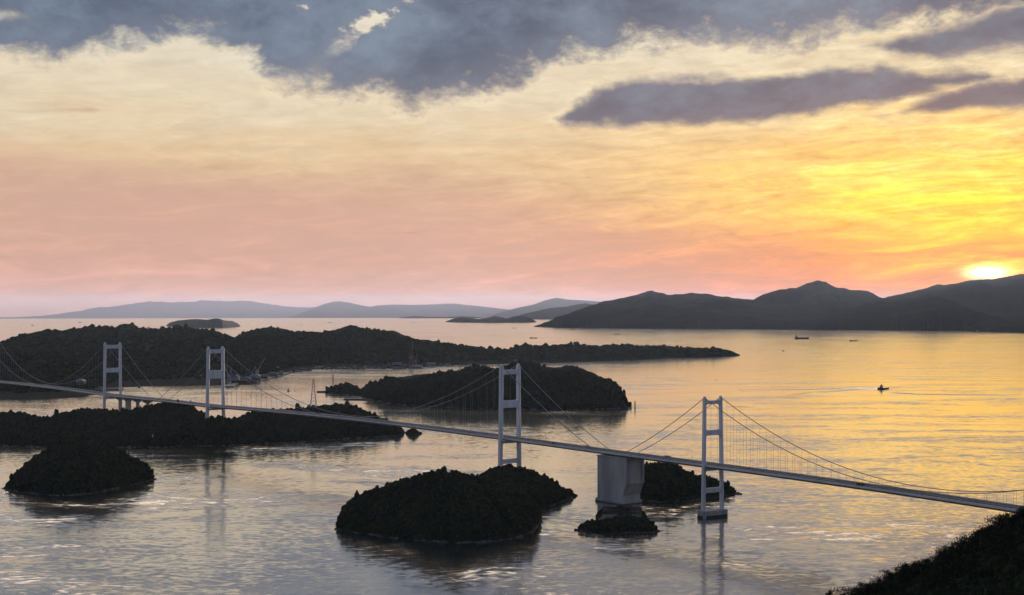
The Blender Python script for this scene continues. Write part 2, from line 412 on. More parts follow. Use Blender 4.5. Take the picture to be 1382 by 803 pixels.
# ---- mainland peninsula and hills
MAIN = Land('mainland', [(-160, 476), (-60, 470), (0, 463), (15, 457), (30, 452), (60, 446), (85, 446), (110, 444), (130, 444), (150, 445), (160, 442), (172, 438.5), (185, 442), (200, 446), (225, 444), (240, 442.5), (255, 444), (270, 447), (290, 449), (305, 455), (318, 457), (330, 451), (345, 446), (360, 444), (380, 446), (395, 449), (420, 450), (440, 450), (455, 447), (466, 443), (478, 441), (490, 444), (505, 446), (530, 447), (545, 452), (560, 457), (585, 461), (600, 463), (640, 468), (670, 472), (685, 472), (695, 468), (705, 467), (740, 467), (765, 466), (780, 465), (800, 468), (820, 467), (850, 466), (880, 467), (900, 469), (920, 469), (960, 470.5), (980, 472), (990, 475), (999, 479)],
            [(-160, 547), (-60, 547), (0, 546.5), (60, 545), (110, 541), (138, 536), (150, 528), (200, 525), (260, 524.5), (303, 523.5), (310, 518.5), (340, 516.5), (362, 511.5), (376, 508), (392, 503.5), (430, 499), (560, 497.5), (600, 494), (740, 490), (860, 486), (900, 484), (960, 482), (999, 480)],
            [(-160, 2600), (0, 2600), (172, 2600), (318, 2300), (400, 1700), (478, 1500), (560, 1000), (640, 600), (740, 420), (900, 250), (999, 10)],
            [(-160, 900), (172, 900), (478, 700), (560, 500), (640, 400), (740, 350), (900, 220), (999, 10)],
            nu=900, nt=110, k=1.15, kb=2.0, amp=.75, ns=520, canopy=4, cs=38, plain=.07, seed=23, shore=14, m=M['mid_forest'], label='long wooded mainland peninsula across the strait')
wood('forest', MAIN, 23, 7, 12, 'tree cover over the mainland peninsula', sub=1, seed=24, tmax=1.06, tall=.7, minz=14)
ISL = Land('island', [(224, 439), (230, 435), (240, 432.5), (255, 431), (265, 430.5), (280, 431.5), (290, 429.5), (296, 430), (303, 432.5), (313, 433), (321, 436.5), (325, 440)], [(224, 440), (250, 442.3), (300, 442.3), (325, 440.6)],
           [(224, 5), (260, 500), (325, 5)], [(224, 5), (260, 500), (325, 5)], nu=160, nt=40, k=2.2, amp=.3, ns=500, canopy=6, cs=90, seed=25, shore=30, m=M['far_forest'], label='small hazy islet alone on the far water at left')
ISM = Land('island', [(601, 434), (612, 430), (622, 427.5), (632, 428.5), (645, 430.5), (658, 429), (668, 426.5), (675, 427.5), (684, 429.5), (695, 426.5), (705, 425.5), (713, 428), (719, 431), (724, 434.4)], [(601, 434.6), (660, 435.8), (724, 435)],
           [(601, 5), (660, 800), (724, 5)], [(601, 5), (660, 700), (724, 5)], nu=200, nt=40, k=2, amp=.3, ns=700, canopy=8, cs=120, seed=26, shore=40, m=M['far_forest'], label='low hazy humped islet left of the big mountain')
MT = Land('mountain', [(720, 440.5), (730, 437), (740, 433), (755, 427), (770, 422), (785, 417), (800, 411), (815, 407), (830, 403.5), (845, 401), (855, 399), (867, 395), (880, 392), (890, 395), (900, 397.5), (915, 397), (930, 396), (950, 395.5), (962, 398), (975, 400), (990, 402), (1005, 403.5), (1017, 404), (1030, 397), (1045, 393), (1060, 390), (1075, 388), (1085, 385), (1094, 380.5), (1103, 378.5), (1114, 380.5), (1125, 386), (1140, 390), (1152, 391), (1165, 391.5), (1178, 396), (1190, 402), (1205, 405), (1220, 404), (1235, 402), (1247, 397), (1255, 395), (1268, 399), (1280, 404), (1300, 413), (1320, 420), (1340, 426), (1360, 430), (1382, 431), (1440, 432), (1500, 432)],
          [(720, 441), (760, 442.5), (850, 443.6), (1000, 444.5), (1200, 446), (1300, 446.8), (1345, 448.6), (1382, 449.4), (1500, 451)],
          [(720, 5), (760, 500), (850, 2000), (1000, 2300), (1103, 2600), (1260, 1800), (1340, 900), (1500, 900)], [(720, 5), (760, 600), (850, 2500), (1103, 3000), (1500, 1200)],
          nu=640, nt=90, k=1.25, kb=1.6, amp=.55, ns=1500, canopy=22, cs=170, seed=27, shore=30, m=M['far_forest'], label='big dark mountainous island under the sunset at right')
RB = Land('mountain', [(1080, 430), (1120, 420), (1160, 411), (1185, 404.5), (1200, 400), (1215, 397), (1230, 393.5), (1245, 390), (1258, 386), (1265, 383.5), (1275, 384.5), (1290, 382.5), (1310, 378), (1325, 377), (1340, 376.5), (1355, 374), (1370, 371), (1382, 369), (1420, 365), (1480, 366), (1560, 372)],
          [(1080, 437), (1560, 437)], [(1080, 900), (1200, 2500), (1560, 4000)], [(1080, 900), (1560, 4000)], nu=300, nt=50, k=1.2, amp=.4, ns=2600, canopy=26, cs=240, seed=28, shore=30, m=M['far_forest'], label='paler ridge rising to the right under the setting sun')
FH = [('hill', [(-260, 426), (-160, 425), (-60, 428.6), (0, 428), (15, 428.4), (40, 427), (60, 426), (90, 422), (110, 419), (130, 415), (150, 414), (175, 410.5), (190, 408), (203, 406), (215, 407.5), (235, 408), (255, 407.5), (268, 405.5), (285, 405.5), (310, 406.5), (335, 406), (350, 408), (365, 410.5), (385, 413.5), (405, 415), (425, 414), (470, 420), (520, 428)], 430.4, 1500, 'pale far mountain range on the left horizon', 29),
      ('hill', [(380, 429.6), (400, 425), (420, 417), (433, 412), (447, 407.5), (457, 406.5), (470, 408), (485, 411.5), (500, 414), (510, 412), (530, 411), (560, 411.5), (590, 410.5), (612, 409.5), (625, 411), (650, 413.5), (672, 416), (690, 418), (720, 424), (760, 431)], 431.4, 1500, 'hazy rolling hill range in the middle of the horizon', 31),
      ('hill', [(650, 430.5), (680, 420), (700, 415), (720, 411), (735, 405.5), (745, 403), (752, 401.8), (765, 404), (790, 405.5), (810, 407), (850, 414), (900, 424)], 432.4, 1500, 'hazy peaked hill just left of the big mountain', 33),
      ('hill', [(690, 430.5), (705, 424), (725, 419.5), (740, 416), (755, 414.5), (765, 414), (775, 411.5), (790, 409), (800, 411), (830, 420), (860, 430)], 434.2, 700, 'nearer low hazy hill touching the big mountain', 35),
      ('island', [(530, 430.2), (540, 428.5), (560, 426.5), (575, 427.5), (600, 428), (620, 426.8), (640, 427.5), (660, 429.5), (668, 431)], 431.9, 500, 'thin low hazy isle on the middle horizon', 37)]
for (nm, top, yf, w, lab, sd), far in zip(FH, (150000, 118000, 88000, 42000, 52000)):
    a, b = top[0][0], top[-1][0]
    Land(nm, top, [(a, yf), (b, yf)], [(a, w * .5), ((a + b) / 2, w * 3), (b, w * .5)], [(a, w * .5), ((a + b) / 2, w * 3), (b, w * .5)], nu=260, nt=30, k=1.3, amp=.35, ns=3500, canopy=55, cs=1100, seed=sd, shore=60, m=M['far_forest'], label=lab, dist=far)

# ------------------------------------------------------------------ the sea: one curved sheet out past the horizon
def build_sea():
    na = 360
    rad = [0.0] + list(np.geomspace(60, 74000, 230))
    V = [(0, 0, 0)]; Fc = []
    A = np.linspace(0, 2 * np.pi, na, endpoint=False)
    R = np.array(rad[1:])
    X = R[:, None] * np.sin(A)[None]; Y = R[:, None] * np.cos(A)[None]
    Z = -(R ** 2 / (2 * RE))[:, None] + 0 * X
    V = np.stack([X, Y, Z], -1).reshape(-1, 3)
    i = np.arange(len(R) - 1)[:, None] * na + np.arange(na)[None]; j = np.arange(len(R) - 1)[:, None] * na + (np.arange(na) + 1)[None] % na
    Q = np.stack([i, i + na, j + na, j], -1).reshape(-1, 4)[:, ::-1]
    m, t, bs = new_mat('sea_water')
    P = t.node('ShaderNodeNewGeometry').outputs['Position']
    Nn = t.node('ShaderNodeNewGeometry').outputs['Normal']
    # currents: a slow warp bends every finer pattern into bands and eddies
    w1 = t.vm('SUBTRACT', t.noise(P, 1 / 420.0, 3, .5, color=True), (.5, .5, .5))
    w2 = t.vm('SUBTRACT', t.noise(P, 1 / 90.0, 2, .5, color=True), (.5, .5, .5))
    Pw = t.vm('ADD', P, t.vm('ADD', t.vm('SCALE', w1, sc=260.0), t.vm('SCALE', w2, sc=55.0)))
    Pb = t.vm('MULTIPLY', Pw, (1 / 3.0, 1.0, 1.0))
    band = t.noise(Pb, 1 / 170.0, 5, .62)                       # rippled against smooth water
    rough_patch = t.ss(band, .42, .62)
    zone = t.ss(t.noise(t.vm('ADD', t.vm('ADD', P, (730.0, 400.0, 0.0)), t.vm('SCALE', w1, sc=500.0)), 1 / 1100.0, 3, .5), .38, .54)
    patch = t.m('MULTIPLY', rough_patch, t.m('MULTIPLY_ADD', zone, .88, .12))
    fine = t.noise(Pb, 1 / 42.0, 3, .6)
    lines = t.m('SUBTRACT', 1.0, t.m('MULTIPLY', t.m('ABSOLUTE', t.m('SUBTRACT', fine, .5)), 13.0), clamp=True)
    big = t.vm('SUBTRACT', t.noise(t.vm('MULTIPLY', P, (1 / 2.2, 1, 1)), 1 / 900.0, 4, .6, color=True), (.5, .5, .5))
    mid = t.vm('SUBTRACT', t.noise(Pb, 1 / 26.0, 4, .6, color=True), (.5, .5, .5))
    rip = t.vm('SUBTRACT', t.noise(t.vm('MULTIPLY', P, (1 / 1.7, 1, 1)), 1 / 7.0, 3, .6, color=True), (.5, .5, .5))
    sl = t.vm('SCALE', big, sc=.020)
    sl = t.vm('ADD', sl, t.vm('SCALE', mid, sc=t.m('MULTIPLY_ADD', patch, .16, .026)))
    sl = t.vm('ADD', sl, t.vm('SCALE', rip, sc=t.m('MULTIPLY_ADD', patch, .10, .11)))
    x, y, z = t.sep(sl)
    y2 = t.m('SUBTRACT', y, t.m('MULTIPLY', t.m('MULTIPLY', lines, patch), .085))
    calm = t.ss(t.vm('LENGTH', P), 2300.0, 7500.0, 1.0, .50)          # the race runs through the narrows, open water is calmer
    N = t.vm('NORMALIZE', t.vm('ADD', Nn, t.xyz(t.m('MULTIPLY', x, calm), t.m('MULTIPLY', y2, calm), 0.0)))
    t.put(bs.inputs['Normal'], N)
    t.put(bs.inputs['Base Color'], (.03, .038, .04, 1))
    t.put(bs.inputs['Roughness'], t.m('ADD', t.m('MULTIPLY_ADD', patch, .05, .11), t.ss(t.vm('LENGTH', P), 2600.0, 9000.0, 0.0, .055)))
    bs.inputs['IOR'].default_value = 1.6
    rg = bs.inputs['Roughness'].links[0].from_socket
    bs.inputs['Coat Weight'].default_value = 1.0; bs.inputs['Coat IOR'].default_value = 1.6                 # coat layer added to strengthen the sky's reflection at low angles
    t.put(bs.inputs['Coat Roughness'], rg); t.put(bs.inputs['Coat Normal'], N)
    tag(link('sea', np_mesh('sea', V, Q, True), m), 'calm strait with tidal ripples shining under the sunset', None, None, 'structure')
build_sea()

# ------------------------------------------------------------------ near hillside at bottom right, below the lookout
def hill_z(x, y):
    cone = 288 - .62 * np.hypot(x, y)
    spur = 178.5 + (x - 132) * .445 - .55 * np.maximum(0, y - 600) - .16 * np.maximum(0, 600 - y) + 7 * fbm(x / 60., y / 60., 41, 4) + 2.0 * fbm(x / 12., y / 12., 43, 3)
    spur = np.minimum(spur, 300)
    return np.maximum(np.maximum(cone, spur), -6)
def build_hill():
    xs = np.linspace(-420, 760, 240); ys = np.linspace(-420, 1080, 300)
    X, Y = np.meshgrid(xs, ys, indexing='ij'); Z = hill_z(X, Y)
    V = np.stack([X, Y, Z], -1).reshape(-1, 3); n = len(ys)
    i = np.arange(len(xs) - 1)[:, None] * n + np.arange(n - 1)[None]
    tag(link('hillside', np_mesh('hillside', V, np.stack([i, i + n, i + n + 1, i + 1], -1).reshape(-1, 4), True), M['near_forest']), 'dark wooded slope falling into the bottom right corner', None, None, 'structure')
build_hill()

def crown_mesh(name, seed, n, kind):
    """an uneven crown of leaf sprays: several boughs, gaps between them"""
    rng = np.random.default_rng(seed)
    nb = 9 if kind != 'conifer' else 12
    V, Fc = [], []
    for b in range(nb):
        if kind == 'conifer':
            h = .25 + .75 * (b + .5) / nb; rr = .42 * (1 - h) + .05; a = rng.random() * 6.28
            c = np.array([math.cos(a) * rr * .5, math.sin(a) * rr * .5, h]); sp = np.array([rr, rr, .07])
        else:
            a = rng.random() * 6.28; rr = rng.uniform(.05, .42); h = rng.uniform(.42, .95) - rr * .35
            c = np.array([math.cos(a) * rr, math.sin(a) * rr, h]); sp = np.array([.17, .17, .11]) * rng.uniform(.7, 1.4)
        m = n // nb
        P = c + rng.normal(size=(m, 3)) * sp * .8
        s = rng.uniform(.018, .05, m)
        d1 = rng.normal(size=(m, 3)); d1 /= np.linalg.norm(d1, axis=1)[:, None]
        d2 = np.cross(d1, rng.normal(size=(m, 3))); d2 /= np.linalg.norm(d2, axis=1)[:, None]
        q = np.stack([P - d1 * s[:, None], P + d2 * s[:, None] * .7, P + d1 * s[:, None], P - d2 * s[:, None] * .7], 1)
        k = len(V) * 0
        V.append(q.reshape(-1, 3))
    V = np.concatenate(V)
    Fc = np.arange(len(V)).reshape(-1, 4)
    return np_mesh(name, V, Fc, False)

def trunk_mesh(seed):
    rng = random.Random(seed); m = MB()
    pts = [Vector((0, 0, -.08))]; 
    for i in range(4): pts.append(Vector((rng.uniform(-.03, .03) * (i + 1), rng.uniform(-.03, .03) * (i + 1), .2 * (i + 1))))
    for i in range(4): m.bar(pts[i], pts[i + 1], .035 * (1 - .2 * i), 6, .035 * (1 - .2 * (i + 1)))
    for i in range(5):
        a = rng.random() * 6.28; p = pts[2 + i % 2]
        m.bar(p, p + Vector((math.cos(a) * .25, math.sin(a) * .25, .2)), .014, 5, .005)
    return m.mesh('trunk')

def build_trees():
    kinds = [('round', 'round leafy tree massed on the dark slope at bottom right'), ('ragged', 'ragged leafy tree on the dark slope at bottom right'), ('conifer', 'narrow pointed tree standing on the dark slope at bottom right')]
    crowns, trunks = [], [trunk_mesh(i) for i in range(3)]
    for me in trunks: me.materials.append(M['bark'])
    for i in range(6):
        k = ['round', 'ragged', 'round', 'ragged', 'round', 'conifer'][i]
        me = crown_mesh('crown', 60 + i, 900 if k != 'ragged' else 520, k); me.materials.append(M['leaf']); crowns.append((k, me))
    rng = random.Random(5); placed = []
    tries = 0
    while len(placed) < 250 and tries < 30000:
        tries += 1
        x = rng.uniform(112, 228); y = 600 + rng.uniform(-75, 16)
        if rng.random() < .45: y = 600 + rng.uniform(-10, 8)
        px = CX + x / y * F
        if px < 1110 or px > 1420: continue
        if any((x - a) ** 2 + (y - b) ** 2 < 2.4 ** 2 for a, b in placed): continue
        placed.append((x, y))
        r = rng.random(); idx = 5 if r < .07 else rng.randrange(5)
        k, me = crowns[idx]
        h = rng.uniform(4.2, 7.5) * (1.15 if k == 'conifer' else 1.0) * (1.3 if rng.random() < .06 else 1)
        o = empty('tree', (x, y, float(hill_z(np.float64(x), np.float64(y))) - .3), rng.random() * 6.28); o.scale = (h * 1.0, h * 1.0, h)
        lab = dict(kinds)[k]
        tag(o, lab, 'tree', {'round': 'round leafy trees on the slope', 'ragged': 'ragged leafy trees on the slope', 'conifer': 'pointed trees on the slope'}[k])
        link('trunk', trunks[idx % 3], None, o); link('crown', me, None, o)
    # thicket below and between them
    nrng = np.random.default_rng(9); n = 30000
    x = nrng.uniform(20, 480, n); y = nrng.uniform(320, 660, n)
    ok = (x / y * F + CX > 1080) & (x / y * F + CX < 2200); x, y = x[ok], y[ok]; n = len(x)
    z = hill_z(x, y); TV, TF = ico(2); nv = len(TV)
    r = nrng.uniform(.9, 2.3, n)
    P = TV[None] * (1 + .7 * (nrng.random((n, nv)) - .5))[..., None] * r[:, None, None] + np.stack([x, y, z + r * .3], -1)[:, None, :]
    tag(link('thicket', np_mesh('thicket', P.reshape(-1, 3), (TF[None] + (np.arange(n) * nv)[:, None, None]).reshape(-1, 3)), M['canopy']), 'dense dark undergrowth covering the slope at bottom right', 'undergrowth', None, 'stuff')
build_trees()

# ------------------------------------------------------------------ the three suspension bridges
T2 = Vector((676, 1494, 0)); T3 = Vector((284, 2098, 0)); A4 = Vector((165, 2250, 0)); T5 = Vector((-3.7, 2473, 0))
T6 = Vector((-645, 3223, 0)); T8 = Vector((-990, 3672, 0)); T9 = Vector((-1590, 4509, 0)); A7 = T6.lerp(T8, .47)
def deckz(p, zs): return Vector((p.x, p.y, zs))
def span_pts(a, za, b, zb, camber, n):
    return [Vector((a.x + (b.x - a.x) * t, a.y + (b.y - a.y) * t, za + (zb - za) * t + 4 * camber * t * (1 - t))) for t in [i / n for i in range(n + 1)]]
Z2, Z3, Z4, Z5, Z6, Z7, Z8, Z9 = 69, 73.4, 75, 78, 80, 79, 76, 69

def frames(pts):
    out = []
    for i, p in enumerate(pts):
        d = pts[min(i + 1, len(pts) - 1)] - pts[max(i - 1, 0)]; d.z = 0; d.normalize()
        out.append((p, d, Vector((d.y, -d.x, 0))))
    return out

def sweep(pts, sec):
    m = MB(); m.loft([[p + n * o + Vector((0, 0, z)) for o, z in sec] for p, d, n in frames(pts)]); return m

def deck(parent, pts):
    dk = sweep(pts, [(-15.5, 0), (15.5, 0), (16.6, -1.3), (9.5, -4.6), (-9.5, -4.6), (-16.6, -1.3)]).build('deck', M['girder_paint'], parent)
    for a, b in ((-11.6, -.8), (.8, 11.6)):
        sweep(pts, [(a, .05), (b, .05), (b, .02), (a, .02)]).build('roadway', M['asphalt'], dk)
    for a in (-15.3, 15.3):
        sweep(pts, [(a - .12, 0), (a - .12, 1.05), (a + .12, 1.05), (a + .12, 0)]).build('railing', M['rail_paint'], dk)
    for a in (-11.9, 11.9, 0):
        sweep(pts, [(a - .12, 0), (a - .12, .8), (a + .12, .8), (a + .12, 0)]).build('guard_rail', M['girder_paint'], dk)
    return dk

def tower(parent, pos, axis, W, w, d, ztop, zbase, beams, foot, footmat='concrete'):
    """portal tower: x across the bridge, y along it. The footing carries legs, cross beams and saddles"""
    ang = math.atan2(-axis.x, axis.y)
    mf = MB(); fx, fy, fz0, fz1 = foot
    c = min(fx, fy) * .35
    mf.prism([(-fx + c, -fy), (fx - c, -fy), (fx, -fy + c), (fx, fy - c), (fx - c, fy), (-fx + c, fy), (-fx, fy - c), (-fx, -fy + c)], fz0, fz1, 'z')
    t = mf.build('tower', M[footmat], parent); t.location = (pos.x, pos.y, sea(pos.x, pos.y)); t.rotation_euler = (0, 0, ang)
    lean = 1.2
    def cxz(z): return W / 2 - w / 2 + lean * (1 - 2 * (z - zbase) / (ztop - zbase)) 
    for s in (-1, 1):
        ml = MB(); secs = []
        for z, k in ((zbase - 2, 1.12), (zbase + 25, 1.04), (ztop - 3, .96), (ztop - 2.8, 1.0), (ztop, .98)):
            x = s * cxz(z); a, b, ch = w / 2 * k, d / 2 * k, .7
            secs.append([Vector((x + p, q, z)) for p, q in ((-a + ch, -b), (a - ch, -b), (a, -b + ch), (a, b - ch), (a - ch, b), (-a + ch, b), (-a, b - ch), (-a, -b + ch))])
        ml.loft(secs); ml.build('leg', M['tower_paint'], t)
        x = s * cxz(ztop)
        MB().prism([(-d * .42, ztop), (d * .42, ztop), (d * .3, ztop + 2.4), (d * .12, ztop + 3.6), (-d * .12, ztop + 3.6), (-d * .3, ztop + 2.4)], x - w * .3, x + w * .3, 'x').build('saddle', M['tower_paint'], t)
    for z1, z0 in beams:
        a = cxz((z0 + z1) / 2) - w / 2 * .94; f = min(3.2, (a) * .22)
        mb = MB()
        def arc(x0, z, sx, sz):
            return [(x0 + sx * f * (1 - math.cos(u)), z + sz * f * (1 - math.sin(u))) for u in (0, .4, .8, 1.2, math.pi / 2)]
        tl = arc(-a, z1, 1, 1); tr = arc(a, z1, -1, 1)[::-1]; br = arc(a, z0, -1, -1); bl = arc(-a, z0, 1, -1)[::-1]
        poly = tl + tr + br + bl
        # split into quads so that the concave outline stays clean
        n = len(tl)
        up = tl + tr; dn = bl[::-1] + br[::-1]
        for i in range(len(up) - 1):
            q = [up[i], up[i + 1], dn[i + 1], dn[i]]
            mb.prism(q, -d * .36, d * .36, 'y')
        mb.build('cross_beam', M['tower_paint'], t)
    return t, (lambda s: t.matrix_basis @ Vector((s * cxz(ztop), 0, ztop + 2.2)))

def lateral(a, b):
    d = (b - a); d.z = 0; d.normalize(); return Vector((d.y, -d.x, 0))

def cables(parent, segs, spacing, spans):
    """segs: list of (P(s), Q(s), sag) with s = -1/+1; one main cable per side through all of them, ropes hang in SPANS"""
    ropes = []
    for s in (-1, 1):
        pts = []
        for k, (P, Q, sag, n, deckline) in enumerate(segs):
            p, q = P(s), Q(s)
            seg = []
            for i in range(n + 1):
                u = i / n; v = p.lerp(q, u); v.z -= 4 * sag * u * (1 - u); seg.append(v)
            if k in spans:
                L = (q - p).length; m = int(L / spacing)
                for i in range(1, m):
                    u = i / m; v = p.lerp(q, u); v.z -= 4 * sag * u * (1 - u)
                    dz = deckline(u)
                    if v.z - dz > 2.5: ropes.append((v, Vector((v.x, v.y, dz))))
            pts += seg if not pts else seg[1:]
        MB().tube(pts, .5, 6).build('main_cable', M['cable_paint'], parent)
        # cable bands along the rope, seen as knots
    for a, b in ropes[:100]:
        MB().bar(a, b, .14, 4).build('hanger', M['cable_paint'], parent)

def lamp_posts(parent, pts, every, side):
    fr = frames(pts); acc = 0
    for i in range(1, len(fr)):
        acc += (fr[i][0] - fr[i - 1][0]).length
        if acc >= every:
            acc = 0; p, d, n = fr[i]; m = MB(); b = p + n * 13.6 * side
            m.bar(b, b + Vector((0, 0, 10)), .22, 5, .13); tip = b + Vector((0, 0, 10)) - n * 2.6 * side
            m.bar(b + Vector((0, 0, 9.9)), tip, .12, 4); m.bar(tip - n * .5, tip + n * .7, .3, 4)
            m.build('lamp_post', M['steel'], parent)

# --- near bridge
def on_deck(p, n, z): return lambda s: p + n * 15.0 * s + Vector((0, 0, z))
B1 = tag(empty('suspension_bridge', (T3.x, T3.y, 0)), 'nearest suspension bridge, running from the right tower out of the picture at right', 'bridge')
B1.location = (0, 0, 0)
ax1 = (T2 - T3).normalized(); n1 = lateral(A4, T2)
p1 = [A4.lerp(T3, t) + Vector((0, 0, Z4 + (Z3 - Z4) * t)) for t in [i / 14 for i in range(15)]] + span_pts(T3, Z3, T2, Z2, 2.0, 40)[1:] + [Vector((T2.x + ax1.x * 90, T2.y + ax1.y * 90, Z2 - 1.5))]
deck(B1, p1)
FT3 = (23, 9, -6, 9.5)
t3, top3 = tower(B1, T3, ax1, 36, 4.1, 5.8, 167, 9, [(164.5, 159.5), (122.8, 115.5), (69, 65.5), (41, 34.5)], FT3)
m_ = MB(); m_.prism([(-18, -9.9), (18, -9.9), (23.9, -5), (23.9, 5), (18, 9.9), (-18, 9.9), (-23.9, 5), (-23.9, -5)], -3, 3.2, 'z'); m_.build('fender', M['fender'], t3)
t2, top2 = tower(B1, T2, ax1, 36, 4.1, 5.8, 150, 9, [(147.5, 142.5), (106, 100), (64, 60.5), (38, 32)], FT3)
mid1 = T3.lerp(T2, .5).z
for_dk1 = lambda u: Z3 + (Z2 - Z3) * u + 8 * u * (1 - u) + .5
pA4 = A4.lerp(T3, .12)
cables(B1, [(lambda s: pA4 + n1 * 14.0 * s + Vector((0, 0, Z4 + 1.5)), top3, 5, 20, None), (top3, top2, (169 + 152) / 2 - 79, 60, for_dk1)], 13.5, {1})
lamp_posts(B1, p1, 44, 1)

# --- middle bridge
B2 = tag(empty('suspension_bridge'), 'long middle suspension bridge between two tall towers standing on wooded islands', 'bridge')
ax2 = (T6 - T5).normalized(); n2 = lateral(T5, T6)
p2 = [A4.lerp(T5, t) + Vector((0, 0, Z4 + (Z5 - Z4) * t)) for t in [i / 16 for i in range(17)]] + span_pts(T5, Z5, T6, Z6, 4.5, 60)[1:] + [T6.lerp(A7, t) + Vector((0, 0, Z6 + (Z7 - Z6) * t)) for t in [i / 10 for i in range(1, 11)]]
deck(B2, p2)
g5 = IT.z(CX + F * T5.x / T5.y, T5.y)
print('T5', g5)
t5, top5 = tower(B2, T5, ax2, 45, 5.5, 6.8, 198, g5 + 1.5, [(192, 184), (140.5, 128.5), (73.5, 69.5), (43, 35.5)], (24, 10, g5 - 20, g5 + 1.2))
g6 = IB.z(CX + F * T6.x / T6.y, T6.y)
t6, top6 = tower(B2, T6, ax2, 43, 5.5, 6.8, 206, g6 + 1.5, [(203, 195), (158, 140), (75.5, 71.5)], (22.5, 5.5, g6 - 20, g6 + 1), 'wet_concrete')
print('T6', g6)
for_dk2 = lambda u: Z5 + (Z6 - Z5) * u + 18 * u * (1 - u) + .5
qA4 = A4.lerp(T5, .16); qA7 = A7
cables(B2, [(lambda s: qA4 - n1 * 0 + lateral(A4, T5) * 14 * s + Vector((0, 0, Z4 + 1.8)), top5, 7, 24, None), (top5, top6, (200 + 208) / 2 - 86.5, 80, for_dk2), (top6, lambda s: qA7 + n2 * 14 * s + Vector((0, 0, Z7 + 1)), 5, 20, None)], 20, {1})
lamp_posts(B2, p2[:50], 55, 1)
# anchorage shared by the near and middle bridge: stands in the water
def anchorage():
    ax = Vector((T3.x - A4.x, T3.y - A4.y, 0)).normalized(); ang = math.atan2(-ax.x, ax.y)
    m = MB()
    # local: x across, y towards the near tower
    side = [(-33, -5), (24, -5), (24, 13), (31.5, 31), (31.5, 69), (-33, 69)]           # (y, z)
    m.prism([(a, b) for a, b in side], -18, 18, 'x')
    an = m.build('anchorage', M['concrete'], B2); an.location = (A4.x, A4.y, 0); an.rotation_euler = (0, 0, ang)
    c = MB().prism([(-20, -35), (20, -35), (20, 26), (-20, 26)], 1.5, 5.2, 'z'); c.build('plinth_band', M['concrete'], an)
    MB().prism([(-20.4, -35.5), (20.4, -35.5), (20.4, 26.5), (-20.4, 26.5)], -5, 1.5, 'z').build('wet_base', M['wet_concrete'], an)
    f = MB()
    for x0, x1 in ((-18, -12.5), (12.5, 18)): f.box(x0, x1, 31.5, 33.2, 33, 68)
    f.box(-18, 18, 31.5, 33.0, 31, 34.5); f.box(-12.5, 12.5, 31.5, 32.3, 34.5, 68)
    f.build('end_panel', M['concrete'], an)
    s = MB()
    for yy in (-26, -13, 0, 13): s.box(-18.5, -18, yy - .5, yy + .5, 5.2, 66)
    s.build('pilaster', M['concrete'], an)
    MB().box(-19.5, 19.5, -34, 33.5, 69.0, 70.2).build('cap_slab', M['concrete'], an)
    g = MB(); g.bar((-18.6, -18, 67), (-21, -8, 62.5), 1.1, 6); g.build('drain_pipe', M['rail_paint'], an)
    return an
anchorage()

# --- far bridge
B3 = tag(empty('suspension_bridge'), 'farthest suspension bridge, running from the left tower out of the picture at left', 'bridge')
ax3 = (T9 - T8).normalized(); n3 = lateral(T8, T9)
p3 = [A7.lerp(T8, t) + Vector((0, 0, Z7 + (Z8 - Z7) * t)) for t in [i / 10 for i in range(11)]] + span_pts(T8, Z8, T9, Z9, 3.0, 50)[1:] + [Vector((T9.x + ax3.x * 120, T9.y + ax3.y * 120, Z9 - 1.5))]
deck(B3, p3)
t8, top8 = tower(B3, T8, ax3, 46, 5.5, 6.8, 204, 8, [(201, 192), (144, 133), (71.5, 67.5), (40, 34)], (25, 11, -6, 9))
t9, top9 = tower(B3, T9, ax3, 46, 5.5, 6.8, 204, 8, [(201, 192), (144, 133), (64.5, 60.5), (40, 34)], (25, 11, -6, 9))
for_dk3 = lambda u: Z8 + (Z9 - Z8) * u + 12 * u * (1 - u) + .5
cables(B3, [(lambda s: A7.lerp(T8, .1) + n3 * 14 * s + Vector((0, 0, Z7 + 1)), top8, 5, 20, None), (top8, top9, 206.2 - 82, 80, for_dk3)], 22, {1})
for t in (.84, .70, .655, .49, .30):
    q = A7.lerp(T8, t); a = math.atan2(-ax3.x, ax3.y)
    m = MB()
    m.box(-3.6, 3.6, -2.6, 2.6, -4, 66); m.prism([(-3.6, 66), (3.6, 66), (12, 70), (12, Z7 - 5.6), (-12, Z7 - 5.6), (-12, 70)], -2.6, 2.6, 'y')
    o = m.build('viaduct_pier', M['concrete'], B3); o.location = (q.x, q.y, 0); o.rotation_euler = (0, 0, a)

# ------------------------------------------------------------------ vehicles on the bridges
def truck(path, frac, side, label, cat, L=11.0, col='wall_grey', group=None):
    fr = frames(path); i = int(frac * (len(fr) - 1)); p, d, n = fr[i]
    loc = p + n * 6.0 * side + Vector((0, 0, .06))
    o = tag(empty('truck' if cat == 'truck' else 'bus', loc, math.atan2(-d.x, d.y)), label, cat, group)
    if cat == 'truck':
        MB().box(-1.25, 1.25, -L / 2, L / 2 - 2.6, 1.0, 3.7).build('cargo_box', M[col], o)
        MB().prism([(L / 2 - 2.4, .6), (L / 2, .6), (L / 2, 1.8), (L / 2 - .5, 3.0), (L / 2 - 2.4, 3.0)], -1.2, 1.2, 'x').build('cab', M['ship_white'], o)
    else:
        MB().prism([(-L / 2, .5), (L / 2, .5), (L / 2, 2.2), (L / 2 - .4, 3.3), (-L / 2, 3.3)], -1.25, 1.25, 'x').build('body', M[col], o)
    for y in (-L / 2 + 1.6, L / 2 - 1.4):
        for x in (-1.1, 1.1):
            m = MB(); m.bar((x - .15, y, .5), (x + .15, y, .5), .5, 10); m.build('wheel', M['fender'], o)
